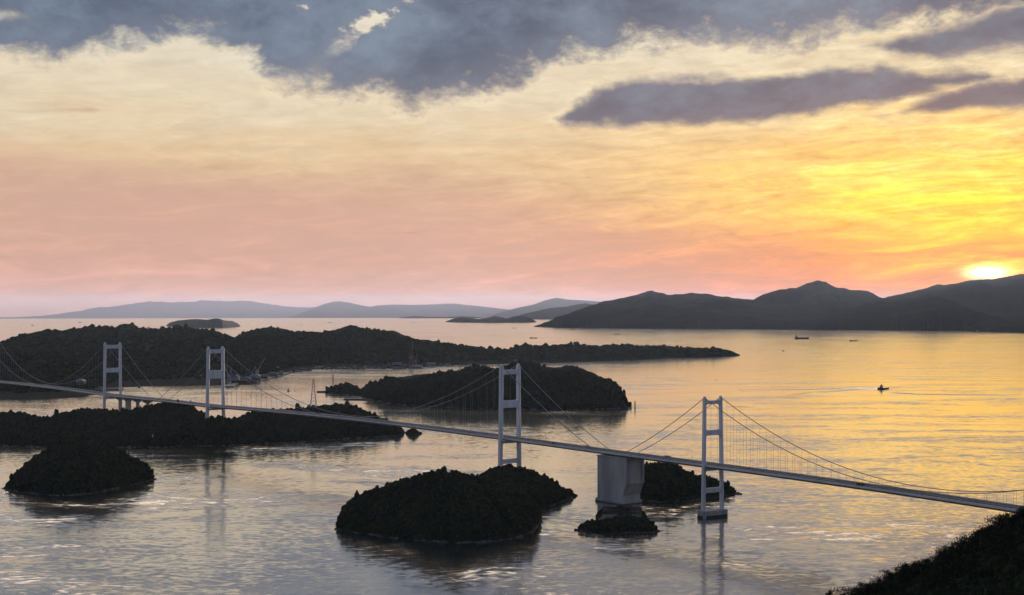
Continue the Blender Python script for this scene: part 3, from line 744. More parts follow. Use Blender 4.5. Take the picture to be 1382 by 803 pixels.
truck(p1, .14, -1, 'grey box truck on the near bridge deck just left of the right tower', 'truck', 12, 'wall_grey')
truck(p1, .56, 1, 'dark bus on the near bridge deck right of the right tower', 'bus', 11, 'hull_dark')
truck(p2, .115, -1, 'dark box truck on the middle bridge deck left of the concrete anchorage', 'truck', 9, 'roof_blue')
truck(p2, .06, 1, 'small pale truck on the deck above the concrete anchorage', 'truck', 7, 'ship_white')

def car(path, frac, side, label, col):
    fr = frames(path); k = frac * (len(fr) - 1); i = int(k); p, d, n = fr[i]; p = p.lerp(fr[i + 1][0], k - i)
    o = tag(empty('car', p + n * 6.2 * side + Vector((0, 0, .06)), math.atan2(-d.x, d.y)), label, 'car')
    MB().prism([(-2.2, .45), (2.2, .45), (2.2, .95), (1.3, 1.1), (-2.2, 1.15)], -.9, .9, 'x').build('body', M[col], o)
    MB().prism([(-1.9, 1.15), (1.0, 1.1), (.3, 1.65), (-1.5, 1.65)], -.75, .75, 'x').build('cabin', M['hull_dark'], o)
    for y in (-1.35, 1.35):
        for x in (-.85, .85): MB().bar((x - .1, y, .36), (x + .1, y, .36), .36, 8).build('wheel', M['fender'], o)
car(p1, .325, -1, 'dark car on the near bridge deck just right of the right tower', 'hull_dark')
car(p1, .72, -1, 'pale car on the near bridge deck where the main cable dips lowest', 'ship_white')
car(p2, .235, 1, 'dark car on the middle bridge deck just left of the middle tower', 'hull_dark')
car(p2, .43, -1, 'pale car on the middle bridge deck above the strait halfway along the span', 'ship_white')

# ------------------------------------------------------------------ ships and boats
def ship(px, py, Lpx, label, kind='cargo', heading=0.0, name=None, scale_h=1.0, group=None):
    g = ground(px, py); L = Lpx * g.y / F
    o = tag(empty(name or {'cargo': 'cargo_ship', 'boat': 'fishing_boat', 'tug': 'tugboat', 'sail': 'sailing_boat'}[kind], g, heading), label, 'ship' if kind == 'cargo' else 'boat', group)
    B = L * (.16 if kind == 'cargo' else .26); D = L * (.075 if kind == 'cargo' else .13) * scale_h
    secs = []
    for t, bw, sheer in ((-.5, .75, .15), (-.42, 1, .08), (0, 1, 0), (.3, .95, .1), (.42, .6, .35), (.5, .05, .6)):
        x = t * L; b = B / 2 * bw; zt = D * (1 + sheer)
        secs.append([Vector((x, -b * .8, -D * .4)), Vector((x, b * .8, -D * .4)), Vector((x, b, zt)), Vector((x, -b, zt))])
    MB().loft(secs).build('hull', M['hull_dark'], o)
    if kind == 'cargo':
        MB().box(-.46 * L, -.33 * L, -B * .45, B * .45, D * 1.05, D * 2.6, .9, .95).build('bridge_house', M['ship_white'], o)
        MB().box(-.44 * L, -.40 * L, -B * .12, B * .12, D * 2.6, D * 3.3, .8, .8).build('funnel', M['hull_red'], o)
        MB().box(-.30 * L, .30 * L, -B * .36, B * .36, D * 1.0, D * 1.25).build('hatch_cover', M['roof_rust'], o)
        MB().bar((.38 * L, 0, D), (.38 * L, 0, D * 2.3), L * .006, 5).build('mast', M['steel'], o)
    elif kind == 'sail':
        MB().bar((0, 0, D), (0, 0, L * 1.25), L * .02, 5).build('mast', M['steel'], o)
        MB().box(-.3 * L, .05 * L, -B * .3, B * .3, D, D * 2.2, .8, .8).build('cabin', M['ship_white'], o)
        MB().prism([(-.03 * L, D * 2), (-.03 * L, L * 1.15), (-.42 * L, D * 2.4)], -.012 * L, .012 * L, 'y').build('sail', M['roof_blue'], o)
    else:
        MB().box(-.32 * L, -.02 * L, -B * .4, B * .4, D * 1.02, D * 2.5, .85, .85).build('deckhouse', M['ship_white'], o)
        MB().box(-.24 * L, -.06 * L, -B * .28, B * .28, D * 2.5, D * 3.3, .8, .8).build('wheelhouse', M['wall_grey'], o)
        MB().bar((-.15 * L, 0, D * 3.3), (-.15 * L, 0, D * 4.6), L * .012, 5).build('mast', M['steel'], o)
    return o, L
bo, bL = ship(1192, 525.5, 15, 'dark workboat pulling a wake across the golden water at right', 'tug', math.radians(-20), scale_h=.95)
ship(1082, 457.5, 19, 'long dark cargo ship with its bridge at the stern below the big mountain', 'cargo', 0.05, scale_h=1.25)
ship(1152, 460.5, 11, 'small cargo ship right of the larger one below the big mountain', 'cargo', .03)
ship(1057, 474, 4, 'tiny boat below and left of the large cargo ship', 'boat', .4)
ship(890, 446, 6, 'small ship at the foot of the big mountain', 'cargo', 0)
ship(832, 451.5, 7, 'small ship on open water between the mountain and the peninsula', 'cargo', math.pi)
ship(720, 456.5, 10, 'low ship on the open water above the peninsula tip, left of the mountain', 'cargo', .02)
ship(773, 445.2, 6, 'faint ship below the left end of the big mountain', 'cargo', 3.1)
ship(694, 443, 5, 'faint low ship on the far water left of the mountain foot', 'cargo', .1)
ship(558, 435.4, 4, 'tiny faint ship on the far water in mid horizon', 'cargo', .2)
ship(445, 435.4, 6, 'faint ship on the far water right of the lone hazy islet', 'cargo', 0)
ship(406, 439, 4, 'tiny ship on the far water between the lone islet and the peninsula ridge', 'cargo', .2)
ship(162, 439, 5, 'faint ship on the far water above the highest left hilltop', 'cargo', 3.1)
ship(150, 440, 7, 'low faint ship just left of another above the left hilltop', 'cargo', .1)
ship(108, 435.4, 4, 'tiny faint ship on the far water above the left hills', 'boat', .1)
ship(44, 439.2, 4, 'tiny faint ship on the far water at the left edge', 'boat', .1)
ship(200, 442.6, 5, 'tiny faint ship left of the lone hazy islet', 'boat', 2.9)
ship(389.6, 528, 4.6, 'dark sailing boat in the channel off the shipyard', 'sail', .3)
ship(397.7, 527.5, 2.6, 'small dark boat just right of the sailing boat', 'boat', .2)
ship(492, 502.5, 3, 'small dark boat in the channel off the town shore', 'boat', 1.2)
ship(385, 547.5, 2.2, 'tiny dark boat close behind the long island', 'boat', 1.0)
ship(966, 512.5, 2, 'tiny boat alone on the water above the right bridge tower', 'boat', .5)

def wake(path, w, h, label, name='wake'):
    """a low wave that stands on the water: real crest, water material"""
    P = [ground(a, b) for a, b in path]
    pts = []
    for i in range(len(P) - 1):
        for k in range(12): pts.append(P[i].lerp(P[i + 1], k / 12))
    pts.append(P[-1])
    secs = []
    for j, (p, d, n) in enumerate(frames(pts)):
        f = math.sin(math.pi * min(1, (j + 1) / len(pts)) * .5 + math.pi * .5 * 0) if j < len(pts) else 0
        ww = w * (.35 + .65 * j / len(pts)); hh = h * (1 - .8 * j / len(pts))
        z0 = sea(p.x, p.y)
        secs.append([Vector((p.x, p.y, z0 + e)) + n * o for o, e in ((-ww, -.05), (-ww * .55, hh * .5), (0, hh), (ww * .55, hh * .5), (ww, -.05), (0, -.4))])
    m = MB().loft(secs)
    return tag(m.build(name, bpy.data.materials['sea_water']), label, 'wake', None, 'stuff')
wake([(1184, 524.6), (1150, 526), (1100, 530), (1050, 538), (1000, 549)], 48, 3.2, 'near arm of the wake trailing left of the workboat')
wake([(1184, 523.8), (1120, 525), (1060, 526), (1000, 526.5)], 48, 3.2, 'far arm of the wake trailing left of the workboat')
wake([(1200, 526), (1207, 530.5), (1240, 532), (1300, 532.5), (1382, 533)], 48, 3.2, 'dark wave line running right from the workboat')

# ------------------------------------------------------------------ shipyard, town and small structures on the mainland
def crane(px, back, hpx, lean, label, mat='crane_grey', land=MAIN, base=.35):
    p = land.at(px, back); h = hpx * p.y / F
    o = tag(empty('shipyard_crane', p), label, 'crane')
    bh = h * base; r = h * .09
    m = MB()
    for sx in (-1, 1):
        for sy in (-1, 1): m.bar((sx * r, sy * r, -3), (sx * r * .45, sy * r * .45, bh), h * .014, 4)
    for k in (.35, .7):
        q = r * (1 - .55 * k); zz = bh * k
        for a, b in (((-q, -q), (q, -q)), ((q, -q), (q, q)), ((q, q), (-q, q)), ((-q, q), (-q, -q))): m.bar(a + (zz,), b + (zz,), h * .009, 4)
    m.build('portal', M[mat], o)
    MB().box(-r * .9, r * .7, -r * .6, r * .6, bh, bh + h * .09).build('machine_house', M[mat], o)
    j = MB(); tip = Vector((lean * h, 0, h)); root = Vector((.02 * h * (1 if lean > 0 else -1), 0, bh + h * .06)); 
    for s in (-1, 1):
        j.bar(root + Vector((0, s * r * .35, 0)), tip, h * .013, 4, h * .008)
        j.bar(root + Vector((0, s * r * .35, h * .05)), tip + Vector((0, 0, h * .01)), h * .010, 4, h * .006)
    for k in range(1, 9):
        q = root.lerp(tip, k / 9.); w = r * .35 * (1 - k / 9.); j.bar(q + Vector((0, -w, 0)), q + Vector((0, w, h * .05 * (1 - k / 9.))), h * .006, 4)
    j.build('jib', M[mat], o)
    b = MB(); ap = Vector((-.08 * h * (1 if lean > 0 else -1), 0, bh + h * .28)); b.bar((0, 0, bh), ap, h * .012, 4); b.bar(ap, tip, h * .004, 4); b.build('back_stay', M[mat], o)
    return o
crane(338, 90, 20, .32, 'pale jib crane leaning right at the shipyard, the shorter of the pair')
crane(347, 140, 29, .36, 'pale tall jib crane leaning right at the shipyard, the longer of the pair')
crane(309, 60, 30, -.28, 'grey jib crane leaning left beside the second bridge tower')
crane(314, 110, 22, -.12, 'grey steep jib crane right of the left leaning one beside the bridge tower')
crane(555, 80, 36, .07, 'tall reddish jib crane standing upright over the town dock', 'crane_red')
crane(561, 120, 18, .14, 'short pale jib crane right of the tall reddish crane')

def building(px, back, wpx, hpx, label, wall='wall_pale', roof='roof_blue', dep=.6, gable=True, group=None, name='building', land=MAIN, rz=0.0, sink=6):
    p = land.at(px, back); k = p.y / F; w, h = wpx * k, hpx * k; d = max(8, w * dep)
    o = tag(empty(name, p, rz), label, 'building', group)
    MB().box(-w / 2, w / 2, -d / 2, d / 2, -sink, h).build('wall', M[wall], o)
    if gable:
        e = w * .03; MB().prism([(-w / 2 - e, h), (w / 2 + e, h), (w * .25, h * 1.35), (0, h * 1.42), (-w * .25, h * 1.35)], -d / 2 - 1, d / 2 + 1, 'y').build('roof', M[roof], o)
    else:
        MB().box(-w / 2 - .6, w / 2 + .6, -d / 2 - .6, d / 2 + .6, h, h + max(.8, h * .06)).build('roof', M[roof], o)
    win = MB(); win.box(-w * .42, w * .42, -d / 2 - .15, -d / 2 + .1, h * .4, h * .65)
    win.build('window_band', M['hull_dark'], o)
    return o
building(318, 40, 10, 9, 'pale tall shed close right of the second bridge tower', dep=1.2)
building(331, 60, 14, 6, 'long grey shipyard hall behind the red hulled ship', 'wall_grey', 'roof_blue')
building(345, 45, 13, 8, 'pale shipyard hall under the two leaning cranes', 'wall_grey', 'crane_grey')
building(356, 60, 11, 7, 'grey blocky shipyard hall right of the leaning cranes', 'wall_grey', 'roof_blue', gable=False)
building(369, 45, 12, 5, 'low shipyard workshop near the bend of the shore', 'wall_grey', 'roof_blue')
building(378, 40, 9, 5, 'low pale workshop at the end of the shipyard quay', 'wall_pale', 'roof_blue')
building(366, 180, 12, 2.5, 'long low pale warehouse behind the shipyard', 'wall_pale', 'roof_blue')
building(372, 330, 8, 2.5, 'pale hillside building above the shipyard', 'wall_pale', 'roof_blue', gable=False)
building(412, 560, 4, 2.5, 'small white building alone on the slope above the town', 'wall_pale', 'roof_blue', gable=False)
building(536, 60, 12, 8, 'grey factory block left of the tall reddish crane', 'wall_grey', 'wall_grey', gable=False)
building(546, 50, 5, 6, 'narrow grey shed beside the tall reddish crane', 'wall_grey', 'roof_blue', gable=False)
building(562, 40, 16, 3.2, 'low wide pale dock building under the reddish crane', 'wall_pale', 'crane_grey')
building(582, 60, 11, 5.5, 'pale boxy warehouse right of the reddish crane', 'wall_pale', 'wall_pale', gable=False)
building(595, 40, 4, 3, 'small dark shed right of the boxy warehouse', 'wall_grey', 'roof_blue')
building(604, 50, 8, 2.4, 'low pale shed farther along the peninsula shore', 'wall_pale', 'roof_blue')
building(638, 40, 12, 1.8, 'long low grey building on the peninsula shore behind the island', 'wall_grey', 'roof_blue', gable=False)
building(12, 1500, 19, 3.6, 'long pale building high on the hill at the left edge', 'wall_pale', 'wall_pale', gable=False, dep=.3)
building(33, 1480, 4, 2.2, 'small pale building right of the long hilltop one', 'wall_pale', 'wall_pale', gable=False)
building(50, 1620, 6, 2.6, 'pale gabled building on the left hillside right of the long one', 'wall_pale', 'crane_grey')
building(109, 500, 12, 6, 'grey pitched roof house on the slope left of the left bridge tower', 'wall_grey', 'crane_grey', dep=.9)
building(135, 300, 5, 3, 'small pale house close left of the left bridge tower', 'wall_pale', 'roof_blue')
building(155, 60, 22, 3.4, 'long pale terminal building on the shore behind the left bridge tower', 'wall_pale', 'wall_pale', gable=False, dep=.4)
building(188, 120, 3, 2, 'tiny pale hut on the shore right of the left bridge tower', 'wall_pale', 'roof_blue')
building(270, 450, 4, 2, 'tiny white house left of the second bridge tower', 'wall_pale', 'wall_pale', gable=False)
rb = random.Random(3); i = 0
for px in np.arange(392, 530, 4.4):
    back = rb.uniform(18, 130)
    building(float(px + rb.uniform(-1.5, 1.5)), back, rb.uniform(3, 6.5), rb.uniform(1.5, 3.1), 'small low building in the row along the town shore', rb.choice(['wall_pale', 'wall_grey', 'wall_grey']), rb.choice(['roof_blue', 'roof_rust', 'crane_grey']), gable=rb.random() < .6, group='small buildings along the town shore')

def dock():
    m = MB()
    P = [MAIN.at(px, 4) for px in (304, 312, 340, 362, 376, 391)]
    for a, b in zip(P, P[1:]):
        d = (b - a); d.z = 0; n = Vector((d.y, -d.x, 0)).normalized()
        if n.y > 0: n = -n
        q = [a - n * 30, b - n * 30, b + n * 8, a + n * 8]
        m.add([Vector((v.x, v.y, -5)) for v in q] + [Vector((v.x, v.y, 1.6)) for v in q], [(0, 1, 2, 3), (4, 5, 6, 7), (0, 1, 5, 4), (1, 2, 6, 5), (2, 3, 7, 6), (3, 0, 4, 7)])
    tag(m.build('quay', M['wet_concrete']), 'stepped concrete quay along the shipyard waterfront', 'quay')
dock()
def moored():
    p = MAIN.at(330, -22); q = MAIN.at(350, -20)
    L = 95.0
    o = tag(empty('cargo_ship', (p.x, p.y, 0), math.radians(14)), 'ship with a dull red hull moored at the shipyard quay', 'ship')
    secs = []
    for t, bw in ((-.5, .8), (-.4, 1), (.3, 1), (.5, .1)):
        secs.append([Vector((t * L, -9 * bw, -3)), Vector((t * L, 9 * bw, -3)), Vector((t * L, 10 * bw, 9)), Vector((t * L, -10 * bw, 9))])
    MB().loft(secs).build('hull', M['hull_red'], o)
    MB().box(-44, -30, -8, 8, 9, 22, .9, .9).build('bridge_house', M['wall_grey'], o)
    MB().box(-26, 30, -6.5, 6.5, 9, 11).build('hatch_cover', M['roof_rust'], o)
moored()

def pylon(p, h, wb, label):
    o = tag(empty('power_pylon', p), label, 'pylon')
    m = MB(); r = .55
    for sx in (-1, 1):
        for sy in (-1, 1): m.bar((sx * wb, sy * wb, -4), (sx * 1.0, sy * 1.0, h), r, 4, r * .6)
    n = 9
    for k in range(n):
        z0, z1 = h * k / n, h * (k + 1) / n; a, b = wb + (1 - wb) * k / n, wb + (1 - wb) * (k + 1) / n
        for s in (-1, 1):
            m.bar((-a, s * a, z0), (b, s * b, z1), .22, 4); m.bar((a, s * a, z0), (-b, s * b, z1), .22, 4)
            m.bar((s * a, -a, z0), (s * b, b, z1), .22, 4)
    m.build('lattice_mast', M['steel'], o)
    c = MB()
    for z, w in ((h * .80, 9), (h * .88, 8), (h * .96, 6.5)): c.bar((-w, 0, z), (w, 0, z), .35, 4, .25)
    c.build('cross_arm', M['steel'], o)
def on(L, px, py_base, d):
    x = (px - CX) / F * d; return Vector((x, d, L.z(px, d)))
d_ = float(IB.Df[np.searchsorted(IB.us, 423)]) + 290
p_ = on(IB, 423, 0, d_); pylon(p_, (548 - 507.5) * d_ / F, 8, 'tall lattice pylon standing behind the long island left of the jetties')
d_ = float(IC.Df[np.searchsorted(IC.us, 449.5)]) + 80
p_ = on(IC, 449.5, 0, d_); pylon(p_, 19 * d_ / F, 4, 'slim lattice pylon on the left headland of the mid strait island')
d_ = float(IC.Df[np.searchsorted(IC.us, 621)]) + 320
p_ = on(IC, 621, 0, d_); pylon(p_, 13 * d_ / F, 6, 'faint lattice pylon among the trees at the middle of the mid strait island')
d_ = float(IC.Df[np.searchsorted(IC.us, 696)]) + 420
p_ = on(IC, 696, 0, d_); pylon(p_, 14 * d_ / F, 4, 'lattice mast on the island top just behind the middle bridge tower')

def jetty(pts, w, label):
    m = MB(); P = [ground(a, b) for a, b in pts]
    for a, b in zip(P, P[1:]):
        d = (b - a).normalized(); n = Vector((d.y, -d.x, 0)) * w
        q = [a - n, b - n, b + n, a + n]
        m.add([Vector((v.x, v.y, -3)) for v in q] + [Vector((v.x, v.y, 2.6)) for v in q], [(0, 1, 2, 3), (4, 5, 6, 7), (0, 1, 5, 4), (1, 2, 6, 5), (2, 3, 7, 6), (3, 0, 4, 7)])
    tag(m.build('jetty', M['wet_concrete']), label, 'jetty')
jetty([(428, 529.5), (441, 529.2)], 5, 'short dark breakwater at the left tip of the mid strait island')
jetty([(464, 539.8), (480, 539.8), (505, 540.5)], 5, 'longer dark breakwater pointing left from the mid strait island')

def beacon(p, h, r, label, mat='ship_white', name='lighthouse'):
    o = tag(empty(name, p), label, 'lighthouse')
    m = MB(); m.bar((0, 0, -2), (0, 0, h * .78), r, 10, r * .75); m.build('tower_shaft', M[mat], o)
    g = MB(); g.bar((0, 0, h * .78), (0, 0, h * .81), r * 1.15, 10); g.build('gallery', M[mat], o)
    l = MB(); l.bar((0, 0, h * .81), (0, 0, h * .95), r * .5, 8); l.bar((0, 0, h * .95), (0, 0, h), r * .55, 8, .05); l.build('lantern', M[mat], o)
g_ = ground(857, 551); beacon(g_, 10.5 * g_.y / F, 2.0, 'dark beacon tower in the water off the right tip of the mid strait island', 'hull_dark', 'beacon')
p_ = IA.at(171.5, 60); beacon(p_ + Vector((0, 0, 2)), 9.0, 1.3, 'small white lighthouse on the right shoulder of the domed islet')
p_ = IB.at(206, 28); beacon(p_, 13, 1.6, 'small white lighthouse low on the shore of the long island')
g_ = ground(1319, 449); beacon(g_, 34, 9, 'pale beacon on the far breakwater below the setting sun')
g_ = MAIN.at(962, 80); 

# ------------------------------------------------------------------ sky
SUN_AZ, SUN_EL = math.atan((1333 - CX) / F), (YH - 369.0) / F
W = bpy.data.worlds.new('World'); SC.world = W; W.use_nodes = True
t = NT(W.node_tree); bg = W.node_tree.nodes['Background']
Dv = t.node('ShaderNodeTexCoord').outputs['Generated']
dx, dy, dz = t.sep(Dv)
az = t.m('ARCTAN2', dx, dy)
el = t.m('ARCSINE', dz)
A_ = lambda px: math.atan((px - CX) / F)
E_ = lambda py: (YH - py) / F
# streaks of high cloud, drawn out along the horizon
sv = t.xyz(t.m('MULTIPLY', az, 5.0), t.m('MULTIPLY_ADD', az, 1.6, t.m('MULTIPLY', el, 34.0)), 0.0)
st1 = t.noise(sv, 1.0, 6, .6, .6)
st2 = t.noise(t.xyz(t.m('MULTIPLY', az, 14.0), t.m('MULTIPLY_ADD', az, -6.0, t.m('MULTIPLY', el, 90.0)), 3.0), 1.0, 7, .64, .9)
st3 = t.noise(t.xyz(t.m('MULTIPLY', az, 40.0), t.m('MULTIPLY', el, 160.0), 7.0), 1.0, 6, .66, .5)
s1 = t.m('SUBTRACT', st1, .5); s2 = t.m('SUBTRACT', st2, .5)
els = t.m('ADD', el, t.m('MULTIPLY', s1, .075))
er = t.m('DIVIDE', t.m('ADD', els, .02), 1.0)
def stops(l): return [((e + .02) / 1.0, lin(c)) for e, c in l]
cool = t.ramp(er, stops([(-.02, (240, 186, 172)), (0.0, (246, 186, 168)), (.02, (236, 176, 156)), (.045, (219, 168, 148)), (.075, (211, 172, 146)), (.10, (224, 194, 155)), (.13, (226, 208, 178)), (.18, (220, 211, 192)), (.25, (236, 222, 198)), (.36, (214, 206, 194)), (.50, (130, 138, 152)), (.75, (60, 76, 108)), (.98, (46, 60, 92))]))
warm = t.ramp(er, stops([(-.02, (255, 130, 66)), (0.0, (255, 122, 54)), (.015, (250, 128, 50)), (.034, (242, 152, 70)), (.05, (249, 190, 78)), (.075, (252, 208, 98)), (.098, (246, 200, 116)), (.12, (236, 202, 140)), (.15, (224, 208, 172)), (.20, (226, 208, 176)), (.28, (228, 206, 170)), (.40, (190, 178, 164)), (.55, (90, 102, 126)), (.98, (46, 60, 92))]))
wf = t.ss(t.m('ADD', az, t.m('MULTIPLY', s2, .12)), A_(560), A_(1400))
base = t.mix(wf, cool, warm)
# lighter and darker streaks
k2 = t.m('MULTIPLY_ADD', s2, 1.15, 1.0)
low = t.ss(el, .02, .30, 1.0, .25)
k2 = t.m('ADD', 1.0, t.m('MULTIPLY', t.m('MULTIPLY_ADD', wf, .62, .38), t.m('MULTIPLY', t.m('ADD', s2, t.m('MULTIPLY', t.m('SUBTRACT', st3, .5), .95)), t.m('MULTIPLY', low, 1.15))))
base = t.vm('MULTIPLY', base, t.xyz(k2, t.m('POWER', k2, 1.25), t.m('POWER', k2, 1.4)))
# unseen sky above the dark bank, brightened so the sea reflects more light
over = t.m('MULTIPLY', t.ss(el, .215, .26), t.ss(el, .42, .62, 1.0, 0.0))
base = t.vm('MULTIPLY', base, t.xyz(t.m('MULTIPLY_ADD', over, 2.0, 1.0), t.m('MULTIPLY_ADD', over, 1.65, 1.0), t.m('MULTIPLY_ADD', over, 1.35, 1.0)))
# glow round the sun
sdir = Vector((math.sin(SUN_AZ) * math.cos(SUN_EL), math.cos(SUN_AZ) * math.cos(SUN_EL), math.sin(SUN_EL)))
da = t.m('SUBTRACT', az, SUN_AZ); de = t.m('SUBTRACT', el, SUN_EL)
def glow(sa, se, de_=de, da_=da):
    q = t.m('ADD', t.m('POWER', t.m('ABSOLUTE', t.m('DIVIDE', da_, sa)), 2.0), t.m('POWER', t.m('ABSOLUTE', t.m('DIVIDE', de_, se)), 2.0))
    return t.m('EXPONENT', t.m('MULTIPLY', q, -1.0))
de2 = t.m('ADD', de, t.m('MULTIPLY', s2, .01))
base = t.vm('ADD', base, t.vm('SCALE', (1.0, .50, .02), sc=t.m('MULTIPLY', glow(.062, .018, t.m('ADD', de2, -.004)), t.m('MULTIPLY_ADD', s2, 1.6, 1.0))))
g2 = glow(.13, .042, t.m('SUBTRACT', el, E_(265)), t.m('SUBTRACT', az, A_(1290)))
base = t.vm('ADD', base, t.vm('SCALE', (.46, .27, -.06), sc=t.m('MULTIPLY', g2, t.m('MULTIPLY_ADD', s2, 3.0, .75))))
# brownish-pink veil below a slanting edge
ev = t.curve(az, [(A_(p), E_(q)) for p, q in [(-200, 190), (0, 205), (350, 245), (691, 282), (1000, 304), (1250, 314), (1500, 318)]], A_(-200), A_(1500), 0, .12)
vd = t.m('ADD', t.m('SUBTRACT', ev, el), t.m('ADD', t.m('MULTIPLY', s1, .05), t.m('MULTIPLY', s2, .030)))
veil = t.m('MULTIPLY', t.ss(vd, -.006, .016), t.ss(el, -.005, .022, .25, 1.0))
veil = t.m('MULTIPLY', veil, t.ss(vd, .03, .09, 1.0, .55))
base = t.mix(t.m('MULTIPLY', veil, t.m('MULTIPLY_ADD', s2, -2.4, .60), clamp=True), base, t.mix(wf, lin((208, 166, 148)), lin((212, 128, 80))))
base = t.vm('MAXIMUM', base, (0.0, 0.0, 0.0))
core = glow(.0105, .0036, t.m('ADD', de, .0005))
# ---- dark clouds
nv = t.xyz(t.m('MULTIPLY', az, 28.0), t.m('MULTIPLY', el, 44.0), 1.0)
cn = t.m('ADD', t.m('SUBTRACT', t.noise(nv, 1.0, 9, .63, .25), .5), t.m('MULTIPLY', t.m('SUBTRACT', t.noise(nv, 3.6, 6, .6, .4), .5), .28))
cn2 = t.m('SUBTRACT', t.noise(nv, .33, 4, .55, .3), .5)
bump = t.m('SUBTRACT', t.noise(t.xyz(t.m('MULTIPLY', az, 30.0), t.m('MULTIPLY', el, 70.0), 9.0), 1.0, 3, .5, .1), .5)
wz = t.sep(t.vm('SUBTRACT', t.noise(nv, .55, 5, .6, .3, color=True), (.5, .5, .5)))
az0, el0 = az, el
azc = t.m('MULTIPLY_ADD', wz[0], .055, az); elc = t.m('MULTIPLY_ADD', wz[1], .024, el)
edge = [(0, 92), (40, 88), (80, 92), (130, 82), (200, 68), (260, 54), (300, 56), (330, 74), (355, 106), (390, 122), (420, 136), (480, 136), (560, 134), (650, 122), (720, 102), (760, 78), (800, 66), (850, 64), (900, 66), (960, 66), (1010, 68), (1060, 58), (1120, 52), (1200, 48), (1300, 42), (1382, 38)]
eb = t.curve(azc, [(A_(p), E_(q)) for p, q in edge], A_(0), A_(1382), .14, .21)
top_d = t.m('ADD', t.m('DIVIDE', t.m('SUBTRACT', elc, eb), .018), t.m('MULTIPLY_ADD', cn, 2.9, .28))
ha = t.m('SUBTRACT', azc, t.m('MULTIPLY_ADD', t.m('SUBTRACT', elc, E_(30)), 1.0, A_(497)))
hole = t.m('ADD', glow(.017, .030, t.m('SUBTRACT', elc, E_(14)), ha), t.m('MULTIPLY', glow(.012, .0045, t.m('SUBTRACT', elc, E_(18)), t.m('SUBTRACT', azc, A_(402))), .75))
hole = t.m('ADD', hole, t.m('MULTIPLY', glow(.018, .007, t.m('SUBTRACT', elc, E_(44)), t.m('SUBTRACT', azc, A_(4))), .38))
top_d = t.m('SUBTRACT', top_d, t.m('MULTIPLY', hole, t.m('MULTIPLY_ADD', cn, 13.0, 3.4)))
# broken cloud higher up than the picture and all round
hi = t.m('ADD', t.m('SUBTRACT', -1.3, t.m('MULTIPLY', t.ss(el, .24, .6), .3)), t.m('MULTIPLY', cn2, 6.0))
hi = t.mix(t.ss(el, .215, .29), (9, 9, 9, 1), t.xyz(hi, hi, hi))
top_d = t.m('MINIMUM', top_d, t.sep(hi)[0])
def bar_cloud(cpts, hpts, soft=1.0, nz=1.0, warp=1.0, w=.008):
    """a long cloud: centre line and half thickness along the azimuth, edges broken up by noise"""
    a_ = t.m('MULTIPLY_ADD', wz[0], .055 * warp, az); e_ = t.m('MULTIPLY_ADD', wz[1], .016 * warp, el)
    a0, a1 = cpts[0][0], cpts[-1][0]
    c = t.curve(a_, [(A_(p), E_(q)) for p, q in cpts], A_(a0), A_(a1), .03, .21)
    h = t.curve(a_, [(A_(p), q / F) for p, q in hpts], A_(hpts[0][0]), A_(hpts[-1][0]), -.04, .03)
    v = t.m('DIVIDE', t.m('SUBTRACT', h, t.m('ABSOLUTE', t.m('SUBTRACT', e_, c))), w)
    v = t.m('ADD', v, t.m('MULTIPLY', bump, nz * .9))
    return t.m('MULTIPLY', t.m('ADD', v, t.m('MULTIPLY', cn, nz * .8)), soft)
b1 = bar_cloud([(690, 165), (755, 160), (820, 143), (880, 140), (1000, 138), (1080, 136), (1180, 127), (1250, 121), (1345, 121), (1400, 121)], [(690, -40), (735, -10), (750, 4), (770, 18), (800, 27), (880, 39), (960, 37), (1080, 34), (1180, 25), (1260, 20), (1330, 10), (1400, -40)], .9, 1.8)
b2 = bar_cloud([(1100, 166), (1220, 157), (1300, 148), (1382, 140), (1480, 136)], [(1100, -40), (1170, 0), (1230, 14), (1320, 25), (1382, 30), (1480, 32)], .8, 1.7)
b3 = bar_cloud([(1060, 84), (1200, 78), (1300, 68), (1382, 60), (1480, 52)], [(1060, -40), (1130, 0), (1200, 16), (1300, 29), (1382, 34), (1480, 36)], .7, 2.2)
b4 = bar_cloud([(1200, 218), (1300, 214), (1382, 210), (1440, 208)], [(1200, -40), (1290, 0), (1382, 5), (1440, 8)], .8, 1.4, .5, .004)
b5 = bar_cloud([(360, 316), (480, 315), (640, 314)], [(360, -6), (480, 1.5), (560, 1.5), (640, -6)], 1.0, .5, .15, .0018)
b6 = bar_cloud([(-100, 168), (120, 160), (300, 154)], [(-100, 2), (120, 4), (300, -20)], .8, 1.2, .5, .005)
b7 = bar_cloud([(1000, 348), (1240, 336), (1382, 330), (1450, 328)], [(1000, -20), (1200, 0), (1382, 6), (1450, 8)], .8, 1.2, .5, .005)
dens = top_d
for b in (b1, b2, b3): dens = t.m('MAXIMUM', dens, b)
thin = t.m('MAXIMUM', t.m('MAXIMUM', b4, b7), t.m('MAXIMUM', b5, b6))
cm = t.ss(dens, -.2, .85)
rim = t.m('MULTIPLY', t.ss(dens, -.9, .05), t.m('SUBTRACT', 1.0, cm))
base = t.vm('ADD', base, t.vm('SCALE', (.06, .05, .03), sc=t.m('MULTIPLY', rim, t.ss(el, .25, .16))))
shade = t.m('ADD', t.m('MULTIPLY', cn2, 1.3), t.m('MULTIPLY', cn, .9))
ccol = t.mix(t.ss(shade, -.34, .40), lin((64, 82, 110)), lin((118, 136, 158)))
ccol = t.mix(t.m('MULTIPLY', t.ss(dens, 1.6, .2), .5), ccol, lin((112, 116, 134)))
ccol = t.mix(t.ss(el, E_(60), E_(190), 0.0, .40), ccol, lin((108, 96, 110)))
sky = t.mix(t.m('MULTIPLY', cm, .96), base, ccol)
